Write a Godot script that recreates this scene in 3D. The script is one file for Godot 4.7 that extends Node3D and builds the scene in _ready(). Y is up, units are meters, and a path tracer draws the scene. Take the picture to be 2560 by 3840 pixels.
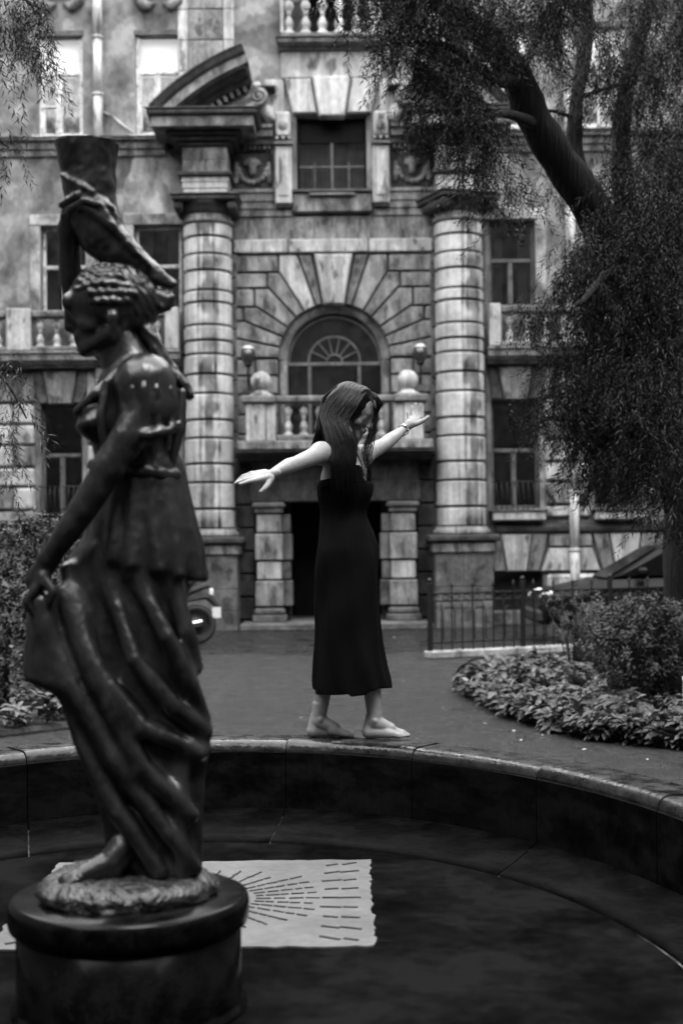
extends Node3D
# Courtyard with an oval fountain, a bronze figure, a woman balancing on the rim and a stone portal.
# Units are metres, y is up, the camera looks along -z.

var M := {}
var cache := {}
var used := {}
var rng := RandomNumberGenerator.new()
var prims := []
var group_no := 0

# ---------------------------------------------------------------- naming and tagging
func numbered(called: String) -> String:
	used[called] = used.get(called, -1) + 1
	return called if used[called] == 0 else "%s_%03d" % [called, used[called]]

func tag(o: Node, label: String, category: String, group := "", kind := "") -> void:
	if label != "": o.set_meta("label", label)
	if category != "": o.set_meta("category", category)
	if group != "": o.set_meta("group", group)
	if kind != "": o.set_meta("kind", kind)

func thing(called: String, label: String, category: String, at := Vector3.ZERO, turn := 0.0, group := "") -> Node3D:
	var o := Node3D.new()
	o.name = numbered(called)
	add_child(o)
	o.position = at
	o.rotation.y = turn
	tag(o, label, category, group)
	return o

func sub(called: String, parent: Node3D, at := Vector3.ZERO) -> Node3D:
	var o := Node3D.new()
	o.name = called
	parent.add_child(o, true)
	o.position = at
	return o

func piece(called: String, mesh: Mesh, mat: Material, parent: Node, at := Vector3.ZERO, turn := Vector3.ZERO) -> MeshInstance3D:
	var o := MeshInstance3D.new()
	o.name = numbered(called) if parent == self else called
	o.mesh = mesh
	o.material_override = mat
	parent.add_child(o, true)
	o.position = at
	o.rotation = turn
	return o

func struct(called: String, mesh: Mesh, mat: Material, at := Vector3.ZERO) -> MeshInstance3D:
	var o := piece(called, mesh, mat, self, at)
	o.set_meta("kind", "structure")
	return o

# ---------------------------------------------------------------- materials
func grey(v: float, a := 1.0) -> Color:
	var c := Color(v, v, v).linear_to_srgb()
	c.a = a
	return c

func noise_bytes(w: int, h: int, freq: float, seed_: int, oct := 4, kind := FastNoiseLite.TYPE_SIMPLEX_SMOOTH) -> PackedByteArray:
	var n := FastNoiseLite.new()
	n.noise_type = kind
	n.seed = seed_
	n.frequency = freq
	n.fractal_octaves = oct
	var im := n.get_seamless_image(w, h)
	im.convert(Image.FORMAT_L8)
	return im.get_data()

func stretched(w: int, h: int, hs: int, freq: float, seed_: int) -> PackedByteArray:
	var n := FastNoiseLite.new()
	n.seed = seed_
	n.frequency = freq
	n.fractal_octaves = 4
	var im := n.get_seamless_image(w, hs)
	im.convert(Image.FORMAT_L8)
	im.resize(w, h, Image.INTERPOLATE_CUBIC)
	return im.get_data()

func tex_from(v: PackedByteArray, w: int, h: int) -> ImageTexture:
	return ImageTexture.create_from_image(Image.create_from_data(w, h, false, Image.FORMAT_L8, v))

# albedo factor texture: weights of coarse mottling, fine grain, vertical streaks; patches = hard-edged stains
func mottle(seed_: int, coarse: float, fine: float, streak: float, patch := 0.0, patch_at := 0.55, light := 0.0) -> ImageTexture:
	var w := 512
	var a := noise_bytes(w, w, 0.008, seed_)
	var b := noise_bytes(w, w, 0.06, seed_ + 1, 3)
	var c := stretched(w, w, 48, 0.03, seed_ + 2)
	var d := noise_bytes(w, w, 0.012, seed_ + 3, 5)
	var out := PackedByteArray()
	out.resize(w * w)
	for i in w * w:
		var v := 0.78 + coarse * (a[i] / 255.0 - 0.5) + fine * (b[i] / 255.0 - 0.5) + streak * (c[i] / 255.0 - 0.5)
		if patch > 0.0:
			var e: float = d[i] / 255.0 * 0.75 + c[i] / 255.0 * 0.25
			v -= patch * smoothstep(patch_at, patch_at + 0.13, e)
			v += light * smoothstep(0.58, 0.7, 1.0 - e)
		out[i] = int(clampf(v, 0.05, 1.0) * 255.0)
	return tex_from(out, w, w)

func mat(called: String, v: float, rough := 0.85, tex: Texture2D = null, scale := Vector3.ONE, bump: Texture2D = null, bump_cm := 0.0, spec := 0.5) -> StandardMaterial3D:
	var m := StandardMaterial3D.new()
	m.resource_name = called
	m.albedo_color = grey(v)
	m.roughness = rough
	m.metallic_specular = spec
	if tex:
		m.albedo_texture = tex
	if tex or bump:
		m.uv1_triplanar = true
		m.uv1_world_triplanar = true
		m.uv1_scale = scale
		m.uv1_triplanar_sharpness = 4.0
	if bump:
		m.heightmap_enabled = true
		m.heightmap_texture = bump
		m.heightmap_scale = bump_cm
	M[called] = m
	return m

func column_texture(seed_: int) -> ImageTexture:
	# stone column: a ragged dark run of soot down the weather side, broken drum by drum, paler limed flanks
	var w := 512
	var h := 1024
	var a := noise_bytes(w, h, 0.01, seed_)
	var b := noise_bytes(w, h, 0.05, seed_ + 1, 3)
	var c := stretched(w, h, 40, 0.05, seed_ + 2)
	var out := PackedByteArray()
	out.resize(w * h)
	var r := RandomNumberGenerator.new()
	r.seed = seed_
	var rows := []
	for k in 34:
		rows.append([r.randf_range(-0.03, 0.03), r.randf_range(0.6, 1.5), r.randf_range(0.25, 1.0)])
	for y in h:
		var fy := y / float(h) * 32.0
		var k0: Array = rows[int(fy)]
		var k1: Array = rows[int(fy) + 1]
		var ft := smoothstep(0.0, 1.0, fy - int(fy))
		var k := [lerpf(k0[0], k1[0], ft), lerpf(k0[1], k1[1], ft), lerpf(k0[2], k1[2], ft)]
		for x in w:
			var i := y * w + x
			var u := x / float(w)
			var v: float = 0.84 + 0.26 * (a[i] / 255.0 - 0.5) + 0.14 * (b[i] / 255.0 - 0.5) + 0.16 * (c[i] / 255.0 - 0.5)
			for s in [[0.232, 0.04, 0.42], [0.295, 0.012, 0.16], [0.18, 0.012, 0.2], [0.80, 0.06, 0.4], [0.62, 0.04, 0.4]]:
				var dd: float = absf(u - s[0] - k[0] * 0.5) - s[1] * k[1] + 0.07 * (c[i] / 255.0 - 0.5) + 0.035 * (a[i] / 255.0 - 0.5)
				v -= s[2] * k[2] * (1.0 - smoothstep(-0.008, 0.008, dd))
			out[i] = int(clampf(v, 0.08, 1.0) * 255.0)
	return tex_from(out, w, h)

func materials() -> void:
	var fine := tex_from(noise_bytes(512, 512, 0.05, 91, 5), 512, 512)
	var grain := tex_from(noise_bytes(512, 512, 0.22, 92, 3), 512, 512)
	var lumps := tex_from(noise_bytes(512, 512, 0.02, 93, 5), 512, 512)
	var streaks := tex_from(stretched(512, 512, 24, 0.08, 94), 512, 512)
	var t_plaster := mottle(11, 0.45, 0.14, 0.24, 0.16, 0.5, 0.2)
	var t_stone := mottle(21, 0.34, 0.2, 0.36, 0.28, 0.56, 0.16)
	var t_light := mottle(31, 0.22, 0.14, 0.34, 0.34, 0.64, 0.1)
	var t_dark := mottle(41, 0.5, 0.3, 0.3, 0.2, 0.5, 0.2)
	var t_plain := mottle(111, 0.18, 0.12, 0.05)
	mat("plaster", 0.27, 0.9, t_plaster, Vector3(0.21, 0.19, 0.21), fine, 0.5)
	mat("plaster_pale", 0.42, 0.9, t_plaster, Vector3(0.33, 0.27, 0.33), fine, 0.5)
	mat("plaster_limed", 0.5, 0.9, t_plaster, Vector3(0.27, 0.21, 0.27), fine, 0.5)
	mat("stone", 0.25, 0.85, t_stone, Vector3(0.5, 0.23, 0.5), fine, 0.6)
	mat("stone_mid", 0.21, 0.85, t_stone, Vector3(0.41, 0.31, 0.37), fine, 0.6)
	mat("stone_light", 0.52, 0.85, t_light, Vector3(0.45, 0.21, 0.4), fine, 0.6)
	mat("stone_limed", 0.62, 0.85, t_light, Vector3(0.31, 0.17, 0.4), fine, 0.6)
	mat("stone_grimy_shaded", 0.045, 0.85, t_dark, Vector3(0.6, 0.3, 0.6), fine, 0.6)  # grimy stone, darkened further to paint in the shade of soffits and porch
	mat("stone_grey", 0.13, 0.85, t_stone, Vector3(0.3, 0.3, 0.3), fine, 0.6)
	mat("mortar_sooty", 0.035, 0.95)
	var mc := mat("column_stone", 0.54, 0.85)
	mc.albedo_texture = column_texture(5)
	mat("metal_sheet", 0.07, 0.55, t_dark, Vector3(0.7, 0.7, 0.7))
	mat("pipe_paint", 0.65, 0.55, t_light, Vector3(0.9, 0.2, 0.9))
	mat("window_white", 0.78, 0.5, t_light, Vector3(0.8, 0.8, 0.8))
	mat("window_grey", 0.12, 0.6, t_light, Vector3(0.8, 0.8, 0.8))
	mat("sky_reflection_white", 0.82, 0.8)  # white that stands for bright sky reflected in the upper panes
	mat("curtain", 0.04, 0.9, streaks, Vector3(1.2, 0.4, 1.2))
	mat("tree_reflection_grey", 0.42, 0.9, t_dark, Vector3(0.5, 0.4, 0.5))  # mottled grey that stands for trees reflected in the upper windows
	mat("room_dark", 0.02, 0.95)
	mat("wood_dark", 0.009, 0.6, streaks, Vector3(1.0, 0.5, 1.0), null, 0.0, 0.25)
	var gl := mat("glass", 0.5, 0.02)
	gl.transparency = BaseMaterial3D.TRANSPARENCY_ALPHA
	gl.albedo_color = Color(0.05, 0.05, 0.05, 0.03)
	mat("smoked_glass", 0.03, 0.1, null, Vector3.ONE, null, 0.0, 0.6)
	mat("iron", 0.018, 0.5, grain, Vector3(3, 3, 3), grain, 0.1)
	# ground: wet asphalt with pale aggregate
	var w := 1024
	var a := noise_bytes(w, w, 0.006, 51)
	var e := noise_bytes(w, w, 0.03, 54, 4)
	var b := noise_bytes(w, w, 0.16, 52, 2)
	var d := noise_bytes(w, w, 0.09, 53, 3)
	var out := PackedByteArray()
	var rgh := PackedByteArray()
	out.resize(w * w)
	rgh.resize(w * w)
	for i in w * w:
		var v := 0.6 + 0.45 * (a[i] / 255.0 - 0.5) + 0.5 * (e[i] / 255.0 - 0.5) + 0.8 * (b[i] / 255.0 - 0.5) + 0.6 * (d[i] / 255.0 - 0.5)
		if b[i] > 190:
			v += 0.3
		out[i] = int(clampf(v, 0.08, 1.0) * 255.0)
		rgh[i] = int(clampf(0.78 - 0.5 * smoothstep(0.52, 0.68, a[i] / 255.0), 0.1, 1.0) * 255.0)
	var asphalt := mat("asphalt", 0.062, 1.0, tex_from(out, w, w), Vector3(0.36, 0.36, 0.36), tex_from(b, w, w), 3.0)
	asphalt.roughness_texture = tex_from(rgh, w, w)
	var wp := mat("wet_paving", 0.035, 1.0, tex_from(out, w, w), Vector3(0.3, 0.3, 0.3), null, 0.0, 0.4)
	wp.roughness_texture = tex_from(rgh, w, w)
	wp.roughness = 0.8
	mat("soil", 0.03, 0.9, t_dark, Vector3(0.8, 0.8, 0.8), lumps, 4.0)
	# wet granite of the basin
	var t_gran := mottle(61, 0.45, 0.35, 0.25, 0.25, 0.58, 0.3)
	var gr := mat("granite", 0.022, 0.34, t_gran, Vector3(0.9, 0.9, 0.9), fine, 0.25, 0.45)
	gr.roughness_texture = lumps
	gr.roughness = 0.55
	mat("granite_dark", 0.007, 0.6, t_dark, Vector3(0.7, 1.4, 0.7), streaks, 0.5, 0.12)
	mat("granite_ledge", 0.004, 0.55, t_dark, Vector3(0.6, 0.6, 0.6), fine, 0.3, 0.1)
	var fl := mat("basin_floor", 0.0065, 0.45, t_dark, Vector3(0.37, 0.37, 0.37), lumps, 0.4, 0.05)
	mat("lime_mortar", 0.2, 0.9, t_dark, Vector3(2, 2, 2))
	mat("white_panel", 0.15, 0.55, t_plain, Vector3(0.6, 0.6, 0.6), fine, 0.2)
	mat("panel_dash", 0.03, 0.8, t_dark, Vector3(3, 3, 3))
	mat("granite_polished", 0.005, 0.2, t_gran, Vector3(2.2, 2.2, 2.2), null, 0.0, 0.24)
	var bz := mat("bronze", 0.03, 0.3, mottle(71, 0.4, 0.2, 0.3, 0.12, 0.5, 0.2), Vector3(1.6, 0.9, 1.6), tex_from(noise_bytes(512, 512, 0.03, 95, 5), 512, 512), 0.18, 0.6)
	bz.metallic = 0.3
	var rock := mat("bronze_rock", 0.06, 0.4, t_dark, Vector3(3, 3, 3), lumps, 0.9, 0.6)
	rock.metallic = 0.4
	# the woman
	var sk := mat("skin", 0.42, 0.5, mottle(81, 0.12, 0.08, 0.04), Vector3(3, 3, 3), fine, 0.08, 0.45)
	sk.subsurf_scatter_enabled = true
	sk.subsurf_scatter_strength = 0.05
	var dr := mat("black_cloth", 0.004, 0.75, null, Vector3(14, 14, 14), grain, 0.06, 0.12)
	mat("hair", 0.004, 0.36, null, Vector3.ONE, null, 0.0, 0.34)
	var st := mat("steel", 0.55, 0.25)
	st.metallic = 1.0
	mat("car_paint", 0.006, 0.3, null, Vector3.ONE, null, 0.0, 0.25)
	mat("car_glass", 0.006, 0.15, null, Vector3.ONE, null, 0.0, 0.2)
	mat("rubber", 0.015, 0.8)
	mat("lamp_clear", 0.75, 0.15)
	mat("plate_white", 0.6, 0.5)
	# plants
	mat("bark", 0.009, 0.9, mottle(101, 0.6, 0.4, 0.5), Vector3(1.1, 0.5, 1.1), tex_from(stretched(512, 512, 96, 0.05, 102), 512, 512), 4.0)
	for k in [["willow_leaf", 0.05, 0.005], ["willow_leaf_far", 0.075, 0.05], ["hedge_leaf", 0.055, 0.01], ["ground_leaf", 0.1, 0.05], ["shrub_leaf", 0.06, 0.015]]:
		var l := mat(k[0], k[1], 0.42, null, Vector3.ONE, null, 0.0, 0.28 if k[0] == "willow_leaf" else 0.4)
		l.vertex_color_use_as_albedo = true
		l.albedo_color = Color.WHITE
		l.backlight_enabled = true
		l.backlight = grey(k[2] * 2.0)
	mat("stem", 0.04, 0.8)
	mat("petal", 0.4, 0.7)

# ---------------------------------------------------------------- mesh builders
func tri(st: SurfaceTool, a: Vector3, b: Vector3, c: Vector3, out: Vector3) -> void:
	if (b - a).cross(c - a).dot(out) > 0.0:
		st.add_vertex(a); st.add_vertex(c); st.add_vertex(b)
	else:
		st.add_vertex(a); st.add_vertex(b); st.add_vertex(c)

func quad(st: SurfaceTool, a: Vector3, b: Vector3, c: Vector3, d: Vector3, out: Vector3) -> void:
	tri(st, a, b, c, out)
	tri(st, a, c, d, out)

func start() -> SurfaceTool:
	var st := SurfaceTool.new()
	st.begin(Mesh.PRIMITIVE_TRIANGLES)
	st.set_smooth_group(-1)
	return st

func done(st: SurfaceTool) -> ArrayMesh:
	st.generate_normals()
	return st.commit()

func add_box(st: SurfaceTool, c: Vector3, s: Vector3, ch := 0.012, b := Basis.IDENTITY) -> void:
	var h := s * 0.5
	ch = minf(ch, minf(h.x, minf(h.y, h.z)) * 0.6)
	var i := h - Vector3(ch, ch, ch)
	for ax in 3:
		for sg in [-1.0, 1.0]:
			var n := Vector3.ZERO
			n[ax] = sg
			var u := (ax + 1) % 3
			var v := (ax + 2) % 3
			var p := []
			for k in [[-1, -1], [1, -1], [1, 1], [-1, 1]]:
				var q := Vector3.ZERO
				q[ax] = sg * h[ax]
				q[u] = k[0] * i[u]
				q[v] = k[1] * i[v]
				p.append(c + b * q)
			quad(st, p[0], p[1], p[2], p[3], b * n)
	if ch < 0.0005:
		return
	for ax in 3:
		var u := (ax + 1) % 3
		var v := (ax + 2) % 3
		for su in [-1.0, 1.0]:
			for sv in [-1.0, 1.0]:
				var p := []
				for k in [[-1.0, 0], [1.0, 0], [1.0, 1], [-1.0, 1]]:
					var q := Vector3.ZERO
					q[ax] = k[0] * i[ax]
					q[u] = su * (h[u] if k[1] == 0 else i[u])
					q[v] = sv * (i[v] if k[1] == 0 else h[v])
					p.append(c + b * q)
				var n := Vector3.ZERO
				n[u] = su
				n[v] = sv
				quad(st, p[0], p[1], p[2], p[3], b * n)
	for sx in [-1.0, 1.0]:
		for sy in [-1.0, 1.0]:
			for sz in [-1.0, 1.0]:
				var n := Vector3(sx, sy, sz)
				tri(st, c + b * (n * Vector3(h.x, i.y, i.z)), c + b * (n * Vector3(i.x, h.y, i.z)), c + b * (n * Vector3(i.x, i.y, h.z)), b * n)

func box_mesh(s: Vector3, ch := 0.012) -> ArrayMesh:
	var key := "b%.3f,%.3f,%.3f,%.3f" % [s.x, s.y, s.z, ch]
	if not cache.has(key):
		var st := start()
		add_box(st, Vector3.ZERO, s, ch)
		cache[key] = done(st)
	return cache[key]

# box given by its extents
func block(called: String, parent: Node, lo: Vector3, hi: Vector3, m: Material, ch := 0.012) -> MeshInstance3D:
	return piece(called, box_mesh(hi - lo, ch), m, parent, (lo + hi) * 0.5)

# polygon in xy, extruded from z0 to z1, front edges chamfered
func add_prism(st: SurfaceTool, poly: PackedVector2Array, z0: float, z1: float, ch := 0.0, xf := Transform3D.IDENTITY) -> void:
	var p := poly.duplicate()
	if Geometry2D.is_polygon_clockwise(p):
		p.reverse()
	var n := p.size()
	var inner := PackedVector2Array()
	for i in n:
		var d0 := (p[i] - p[(i + n - 1) % n]).normalized()
		var d1 := (p[(i + 1) % n] - p[i]).normalized()
		var n0 := Vector2(-d0.y, d0.x)
		var n1 := Vector2(-d1.y, d1.x)
		var m := n0 + n1
		m = m / maxf(0.35, m.dot(n0)) if m.length() > 0.01 else n0
		inner.append(p[i] + m * ch)
	if Geometry2D.is_polygon_clockwise(p):
		pass
	var front := Geometry2D.triangulate_polygon(inner)
	for k in range(0, front.size(), 3):
		var t := []
		for j in 3:
			var q := inner[front[k + j]]
			t.append(xf * Vector3(q.x, q.y, z1))
		tri(st, t[0], t[1], t[2], xf.basis.z)
	var back := Geometry2D.triangulate_polygon(p)
	for k in range(0, back.size(), 3):
		var t := []
		for j in 3:
			var q := p[back[k + j]]
			t.append(xf * Vector3(q.x, q.y, z0))
		tri(st, t[0], t[1], t[2], -xf.basis.z)
	for i in n:
		var a := p[i]
		var b := p[(i + 1) % n]
		var e := (b - a)
		var o := xf.basis * Vector3(e.y, -e.x, 0)
		quad(st, xf * Vector3(a.x, a.y, z0), xf * Vector3(b.x, b.y, z0), xf * Vector3(b.x, b.y, z1 - ch), xf * Vector3(a.x, a.y, z1 - ch), o)
		if ch > 0.0:
			var ai := inner[i]
			var bi := inner[(i + 1) % n]
			quad(st, xf * Vector3(a.x, a.y, z1 - ch), xf * Vector3(b.x, b.y, z1 - ch), xf * Vector3(bi.x, bi.y, z1), xf * Vector3(ai.x, ai.y, z1), o + xf.basis.z)

func prism(called: String, parent: Node, poly: Array, z0: float, z1: float, m: Material, ch := 0.015, at := Vector3.ZERO) -> MeshInstance3D:
	var st := start()
	add_prism(st, PackedVector2Array(poly), z0, z1, ch)
	return piece(called, done(st), m, parent, at)

# profile (z forward, y) extruded along x between u0 and u1
func mold(called: String, parent: Node, profile: Array, u0: float, u1: float, m: Material) -> MeshInstance3D:
	var st := start()
	var p := PackedVector2Array()
	for q in profile:
		p.append(Vector2(-q[0], q[1]))
	add_prism(st, p, u0, u1, 0.0, Transform3D(Basis(Vector3(0, 0, -1), Vector3.UP, Vector3.RIGHT), Vector3.ZERO))
	return piece(called, done(st), m, parent)

func add_lathe(st: SurfaceTool, prof: Array, seg: int, c := Vector3.ZERO, squash := Vector2.ONE, smooth := true) -> void:
	# prof: [radius, y] bottom to top
	if smooth: st.set_smooth_group(0)
	for k in prof.size() - 1:
		for i in seg:
			var a0 := TAU * i / seg
			var a1 := TAU * (i + 1) / seg
			var d0 := Vector3(cos(a0) * squash.x, 0, sin(a0) * squash.y)
			var d1 := Vector3(cos(a1) * squash.x, 0, sin(a1) * squash.y)
			var p: Array = prof[k]
			var q: Array = prof[k + 1]
			var out = (d0 + d1) * (q[1] - p[1]) + Vector3.UP * (p[0] - q[0]) * 2.0
			var A = c + d0 * p[0] + Vector3.UP * p[1]
			var B = c + d1 * p[0] + Vector3.UP * p[1]
			var C = c + d1 * q[0] + Vector3.UP * q[1]
			var D = c + d0 * q[0] + Vector3.UP * q[1]
			if p[0] < 0.0001:
				tri(st, A, C, D, out)
			elif q[0] < 0.0001:
				tri(st, A, B, C, out)
			else:
				quad(st, A, B, C, D, out)
	if smooth: st.set_smooth_group(-1)

func lathe(called: String, parent: Node, prof: Array, m: Material, at := Vector3.ZERO, seg := 20) -> MeshInstance3D:
	var key := "l" + str(prof) + str(seg)
	if not cache.has(key):
		var st := start()
		add_lathe(st, prof, seg)
		cache[key] = done(st)
	return piece(called, cache[key], m, parent, at)

# tube along a path with a radius at each point, closed ends
func add_tube(st: SurfaceTool, path: Array, rad: Array, seg := 8, wobble := 0.0) -> void:
	st.set_smooth_group(0)
	var rings := []
	var side := Vector3.ZERO
	for k in path.size():
		var t: Vector3 = (path[mini(k + 1, path.size() - 1)] - path[maxi(k - 1, 0)]).normalized()
		if side == Vector3.ZERO:
			side = t.cross(Vector3.UP)
			if side.length() < 0.05: side = t.cross(Vector3.RIGHT)
		side = (side - t * side.dot(t)).normalized()
		var up := side.cross(t)
		var ring := []
		for i in seg:
			var a := TAU * i / seg
			var r: float = rad[k]
			if wobble > 0.0: r *= 1.0 + wobble * (sin(a * 3.0 + k * 1.3) * 0.6 + sin(a * 5.0 - k * 0.8) * 0.4)
			ring.append(path[k] + (side * cos(a) + up * sin(a)) * r)
		rings.append(ring)
	for k in path.size() - 1:
		for i in seg:
			var j := (i + 1) % seg
			var mid: Vector3 = (path[k] + path[k + 1]) * 0.5
			quad(st, rings[k][i], rings[k][j], rings[k + 1][j], rings[k + 1][i], (rings[k][i] + rings[k + 1][j]) * 0.5 - mid)
	for e in [0, path.size() - 1]:
		var dirn: Vector3 = (path[0] - path[1]) if e == 0 else (path[e] - path[e - 1])
		for i in range(1, seg - 1):
			tri(st, rings[e][0], rings[e][i], rings[e][i + 1], dirn)
	st.set_smooth_group(-1)

func tube(called: String, parent: Node, path: Array, rad: Array, m: Material, seg := 8, wobble := 0.0) -> MeshInstance3D:
	var st := start()
	add_tube(st, path, rad, seg, wobble)
	return piece(called, done(st), m, parent)

func ball_prof(r: float, n := 12) -> Array:
	var p := []
	for k in n + 1:
		var a := PI * k / n
		p.append([r * sin(a) if k > 0 and k < n else 0.0, -r * cos(a)])
	return p

# ---------------------------------------------------------------- smooth bodies: tapered capsules joined with a smooth minimum, meshed as surface nets
func cap(a: Vector3, b: Vector3, ra: float, rb: float, sq := Vector3.ONE) -> void:
	group_no += 1
	prims.append([a, b, ra, rb, sq, group_no])

func chain(pts: Array, rad: Array, sq := Vector3.ONE) -> void:
	group_no += 1
	for i in pts.size() - 1:
		prims.append([pts[i], pts[i + 1], rad[i], rad[i + 1], sq, group_no])

# returns [vertices, indices]; uses and clears prims
func net(cell: float, k: float) -> Array:
	var lo := Vector3(1e9, 1e9, 1e9)
	var hi := -lo
	for p in prims:
		var r: float = maxf(p[2], p[3])
		var e: Vector3 = p[4] * r + Vector3.ONE * cell * 3.0
		lo = lo.min(p[0] - e).min(p[1] - e)
		hi = hi.max(p[0] + e).max(p[1] + e)
	var nx := int((hi.x - lo.x) / cell) + 2
	var ny := int((hi.y - lo.y) / cell) + 2
	var nz := int((hi.z - lo.z) / cell) + 2
	var f := PackedFloat32Array()
	f.resize(nx * ny * nz)
	f.fill(10.0)
	var g := PackedFloat32Array()
	g.resize(nx * ny * nz)
	g.fill(10.0)
	var touched := PackedInt32Array()
	for pi in prims.size():
		var p: Array = prims[pi]
		var a: Vector3 = p[0]
		var sq: Vector3 = p[4]
		var inv := Vector3.ONE / sq
		var ba: Vector3 = (p[1] - a) * inv
		var ra: float = p[2]
		var dr: float = p[3] - ra
		var l2 := maxf(ba.length_squared(), 1e-9)
		var smin := minf(sq.x, minf(sq.y, sq.z))
		var pad: Vector3 = sq * maxf(ra, p[3]) + Vector3.ONE * (k + cell * 1.5)
		var p0: Vector3 = (a.min(p[1]) - pad - lo) / cell
		var p1: Vector3 = (a.max(p[1]) + pad - lo) / cell
		var x0 := maxi(0, int(p0.x)); var x1 := mini(nx - 1, int(p1.x) + 1)
		var y0 := maxi(0, int(p0.y)); var y1 := mini(ny - 1, int(p1.y) + 1)
		var z0 := maxi(0, int(p0.z)); var z1 := mini(nz - 1, int(p1.z) + 1)
		for z in range(z0, z1 + 1):
			for y in range(y0, y1 + 1):
				var row := (z * ny + y) * nx
				for x in range(x0, x1 + 1):
					var q := (lo + Vector3(x, y, z) * cell - a) * inv
					var t := clampf(q.dot(ba) / l2, 0.0, 1.0)
					var d := ((q - ba * t).length() - ra - dr * t) * smin
					var o := g[row + x]
					if o == 10.0: touched.append(row + x)
					if d < o: g[row + x] = d
		if pi == prims.size() - 1 or prims[pi + 1][5] != p[5]:
			for i in touched:
				var o := f[i]
				var d := g[i]
				var h := k - absf(o - d)
				f[i] = minf(o, d) - (h * h / (4.0 * k) if h > 0.0 else 0.0)
				g[i] = 10.0
			touched.clear()
	prims = []
	var V := PackedVector3Array()
	var I := PackedInt32Array()
	var at := PackedInt32Array()
	at.resize(nx * ny * nz)
	at.fill(-1)
	var offs := [0, 1, nx, nx + 1, nx * ny, nx * ny + 1, nx * ny + nx, nx * ny + nx + 1]
	var edges := [[0, 1], [0, 2], [0, 4], [1, 3], [1, 5], [2, 3], [2, 6], [3, 7], [4, 5], [4, 6], [5, 7], [6, 7]]
	var corner := [Vector3(0, 0, 0), Vector3(1, 0, 0), Vector3(0, 1, 0), Vector3(1, 1, 0), Vector3(0, 0, 1), Vector3(1, 0, 1), Vector3(0, 1, 1), Vector3(1, 1, 1)]
	var lim := cell * 2.0
	for z in nz - 1:
		for y in ny - 1:
			var row := (z * ny + y) * nx
			for x in nx - 1:
				var i := row + x
				if absf(f[i]) > lim:
					continue
				var neg := 0
				for o in 8:
					if f[i + offs[o]] < 0.0: neg += 1
				if neg == 0 or neg == 8:
					continue
				var s := Vector3.ZERO
				var n := 0
				for e in edges:
					var va := f[i + offs[e[0]]]
					var vb := f[i + offs[e[1]]]
					if (va < 0.0) != (vb < 0.0):
						s += corner[e[0]].lerp(corner[e[1]], va / (va - vb))
						n += 1
				at[i] = V.size()
				V.append(lo + (Vector3(x, y, z) + s / n) * cell)
	for z in range(1, nz - 1):
		for y in range(1, ny - 1):
			var row := (z * ny + y) * nx
			for x in range(1, nx - 1):
				var i := row + x
				var v := f[i]
				if absf(v) > lim:
					continue
				for ax in 3:
					var st: int = [1, nx, nx * ny][ax]
					var w := f[i + st]
					if (v < 0.0) == (w < 0.0):
						continue
					var du: int = [nx, nx * ny, 1][ax]
					var dv: int = [nx * ny, 1, nx][ax]
					var a := at[i - du - dv]
					var b := at[i - dv]
					var c := at[i]
					var d := at[i - du]
					if a < 0 or b < 0 or c < 0 or d < 0:
						continue
					if v < 0.0:
						I.append_array(PackedInt32Array([a, c, b, a, d, c]))
					else:
						I.append_array(PackedInt32Array([a, b, c, a, c, d]))
	return [V, I]

func smooth_normals(V: PackedVector3Array, I: PackedInt32Array) -> PackedVector3Array:
	var N := PackedVector3Array()
	N.resize(V.size())
	for t in range(0, I.size(), 3):
		var n := (V[I[t + 2]] - V[I[t]]).cross(V[I[t + 1]] - V[I[t]])
		N[I[t]] += n
		N[I[t + 1]] += n
		N[I[t + 2]] += n
	for i in N.size():
		N[i] = N[i].normalized()
	return N

func relax(V: PackedVector3Array, I: PackedInt32Array, times: int) -> PackedVector3Array:
	for r in times:
		var S := PackedVector3Array()
		S.resize(V.size())
		var C := PackedFloat32Array()
		C.resize(V.size())
		for t in range(0, I.size(), 3):
			for j in 3:
				var a := I[t + j]
				var b := I[t + (j + 1) % 3]
				S[a] += V[b]; C[a] += 1.0
				S[b] += V[a]; C[b] += 1.0
		for i in V.size():
			if C[i] > 0.0: V[i] = V[i].lerp(S[i] / C[i], 0.5)
	return V

func arrays_mesh(V: PackedVector3Array, N: PackedVector3Array, I: PackedInt32Array = PackedInt32Array(), C: PackedColorArray = PackedColorArray(), UV: PackedVector2Array = PackedVector2Array()) -> ArrayMesh:
	var arr := []
	arr.resize(Mesh.ARRAY_MAX)
	arr[Mesh.ARRAY_VERTEX] = V
	arr[Mesh.ARRAY_NORMAL] = N
	if I.size(): arr[Mesh.ARRAY_INDEX] = I
	if C.size(): arr[Mesh.ARRAY_COLOR] = C
	if UV.size(): arr[Mesh.ARRAY_TEX_UV] = UV
	var m := ArrayMesh.new()
	m.add_surface_from_arrays(Mesh.PRIMITIVE_TRIANGLES, arr)
	return m

func net_mesh(cell: float, k: float, relaxed := 1) -> ArrayMesh:
	var r := net(cell, k)
	var V := relax(r[0], r[1], relaxed)
	return arrays_mesh(V, smooth_normals(V, r[1]), r[1])

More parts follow.
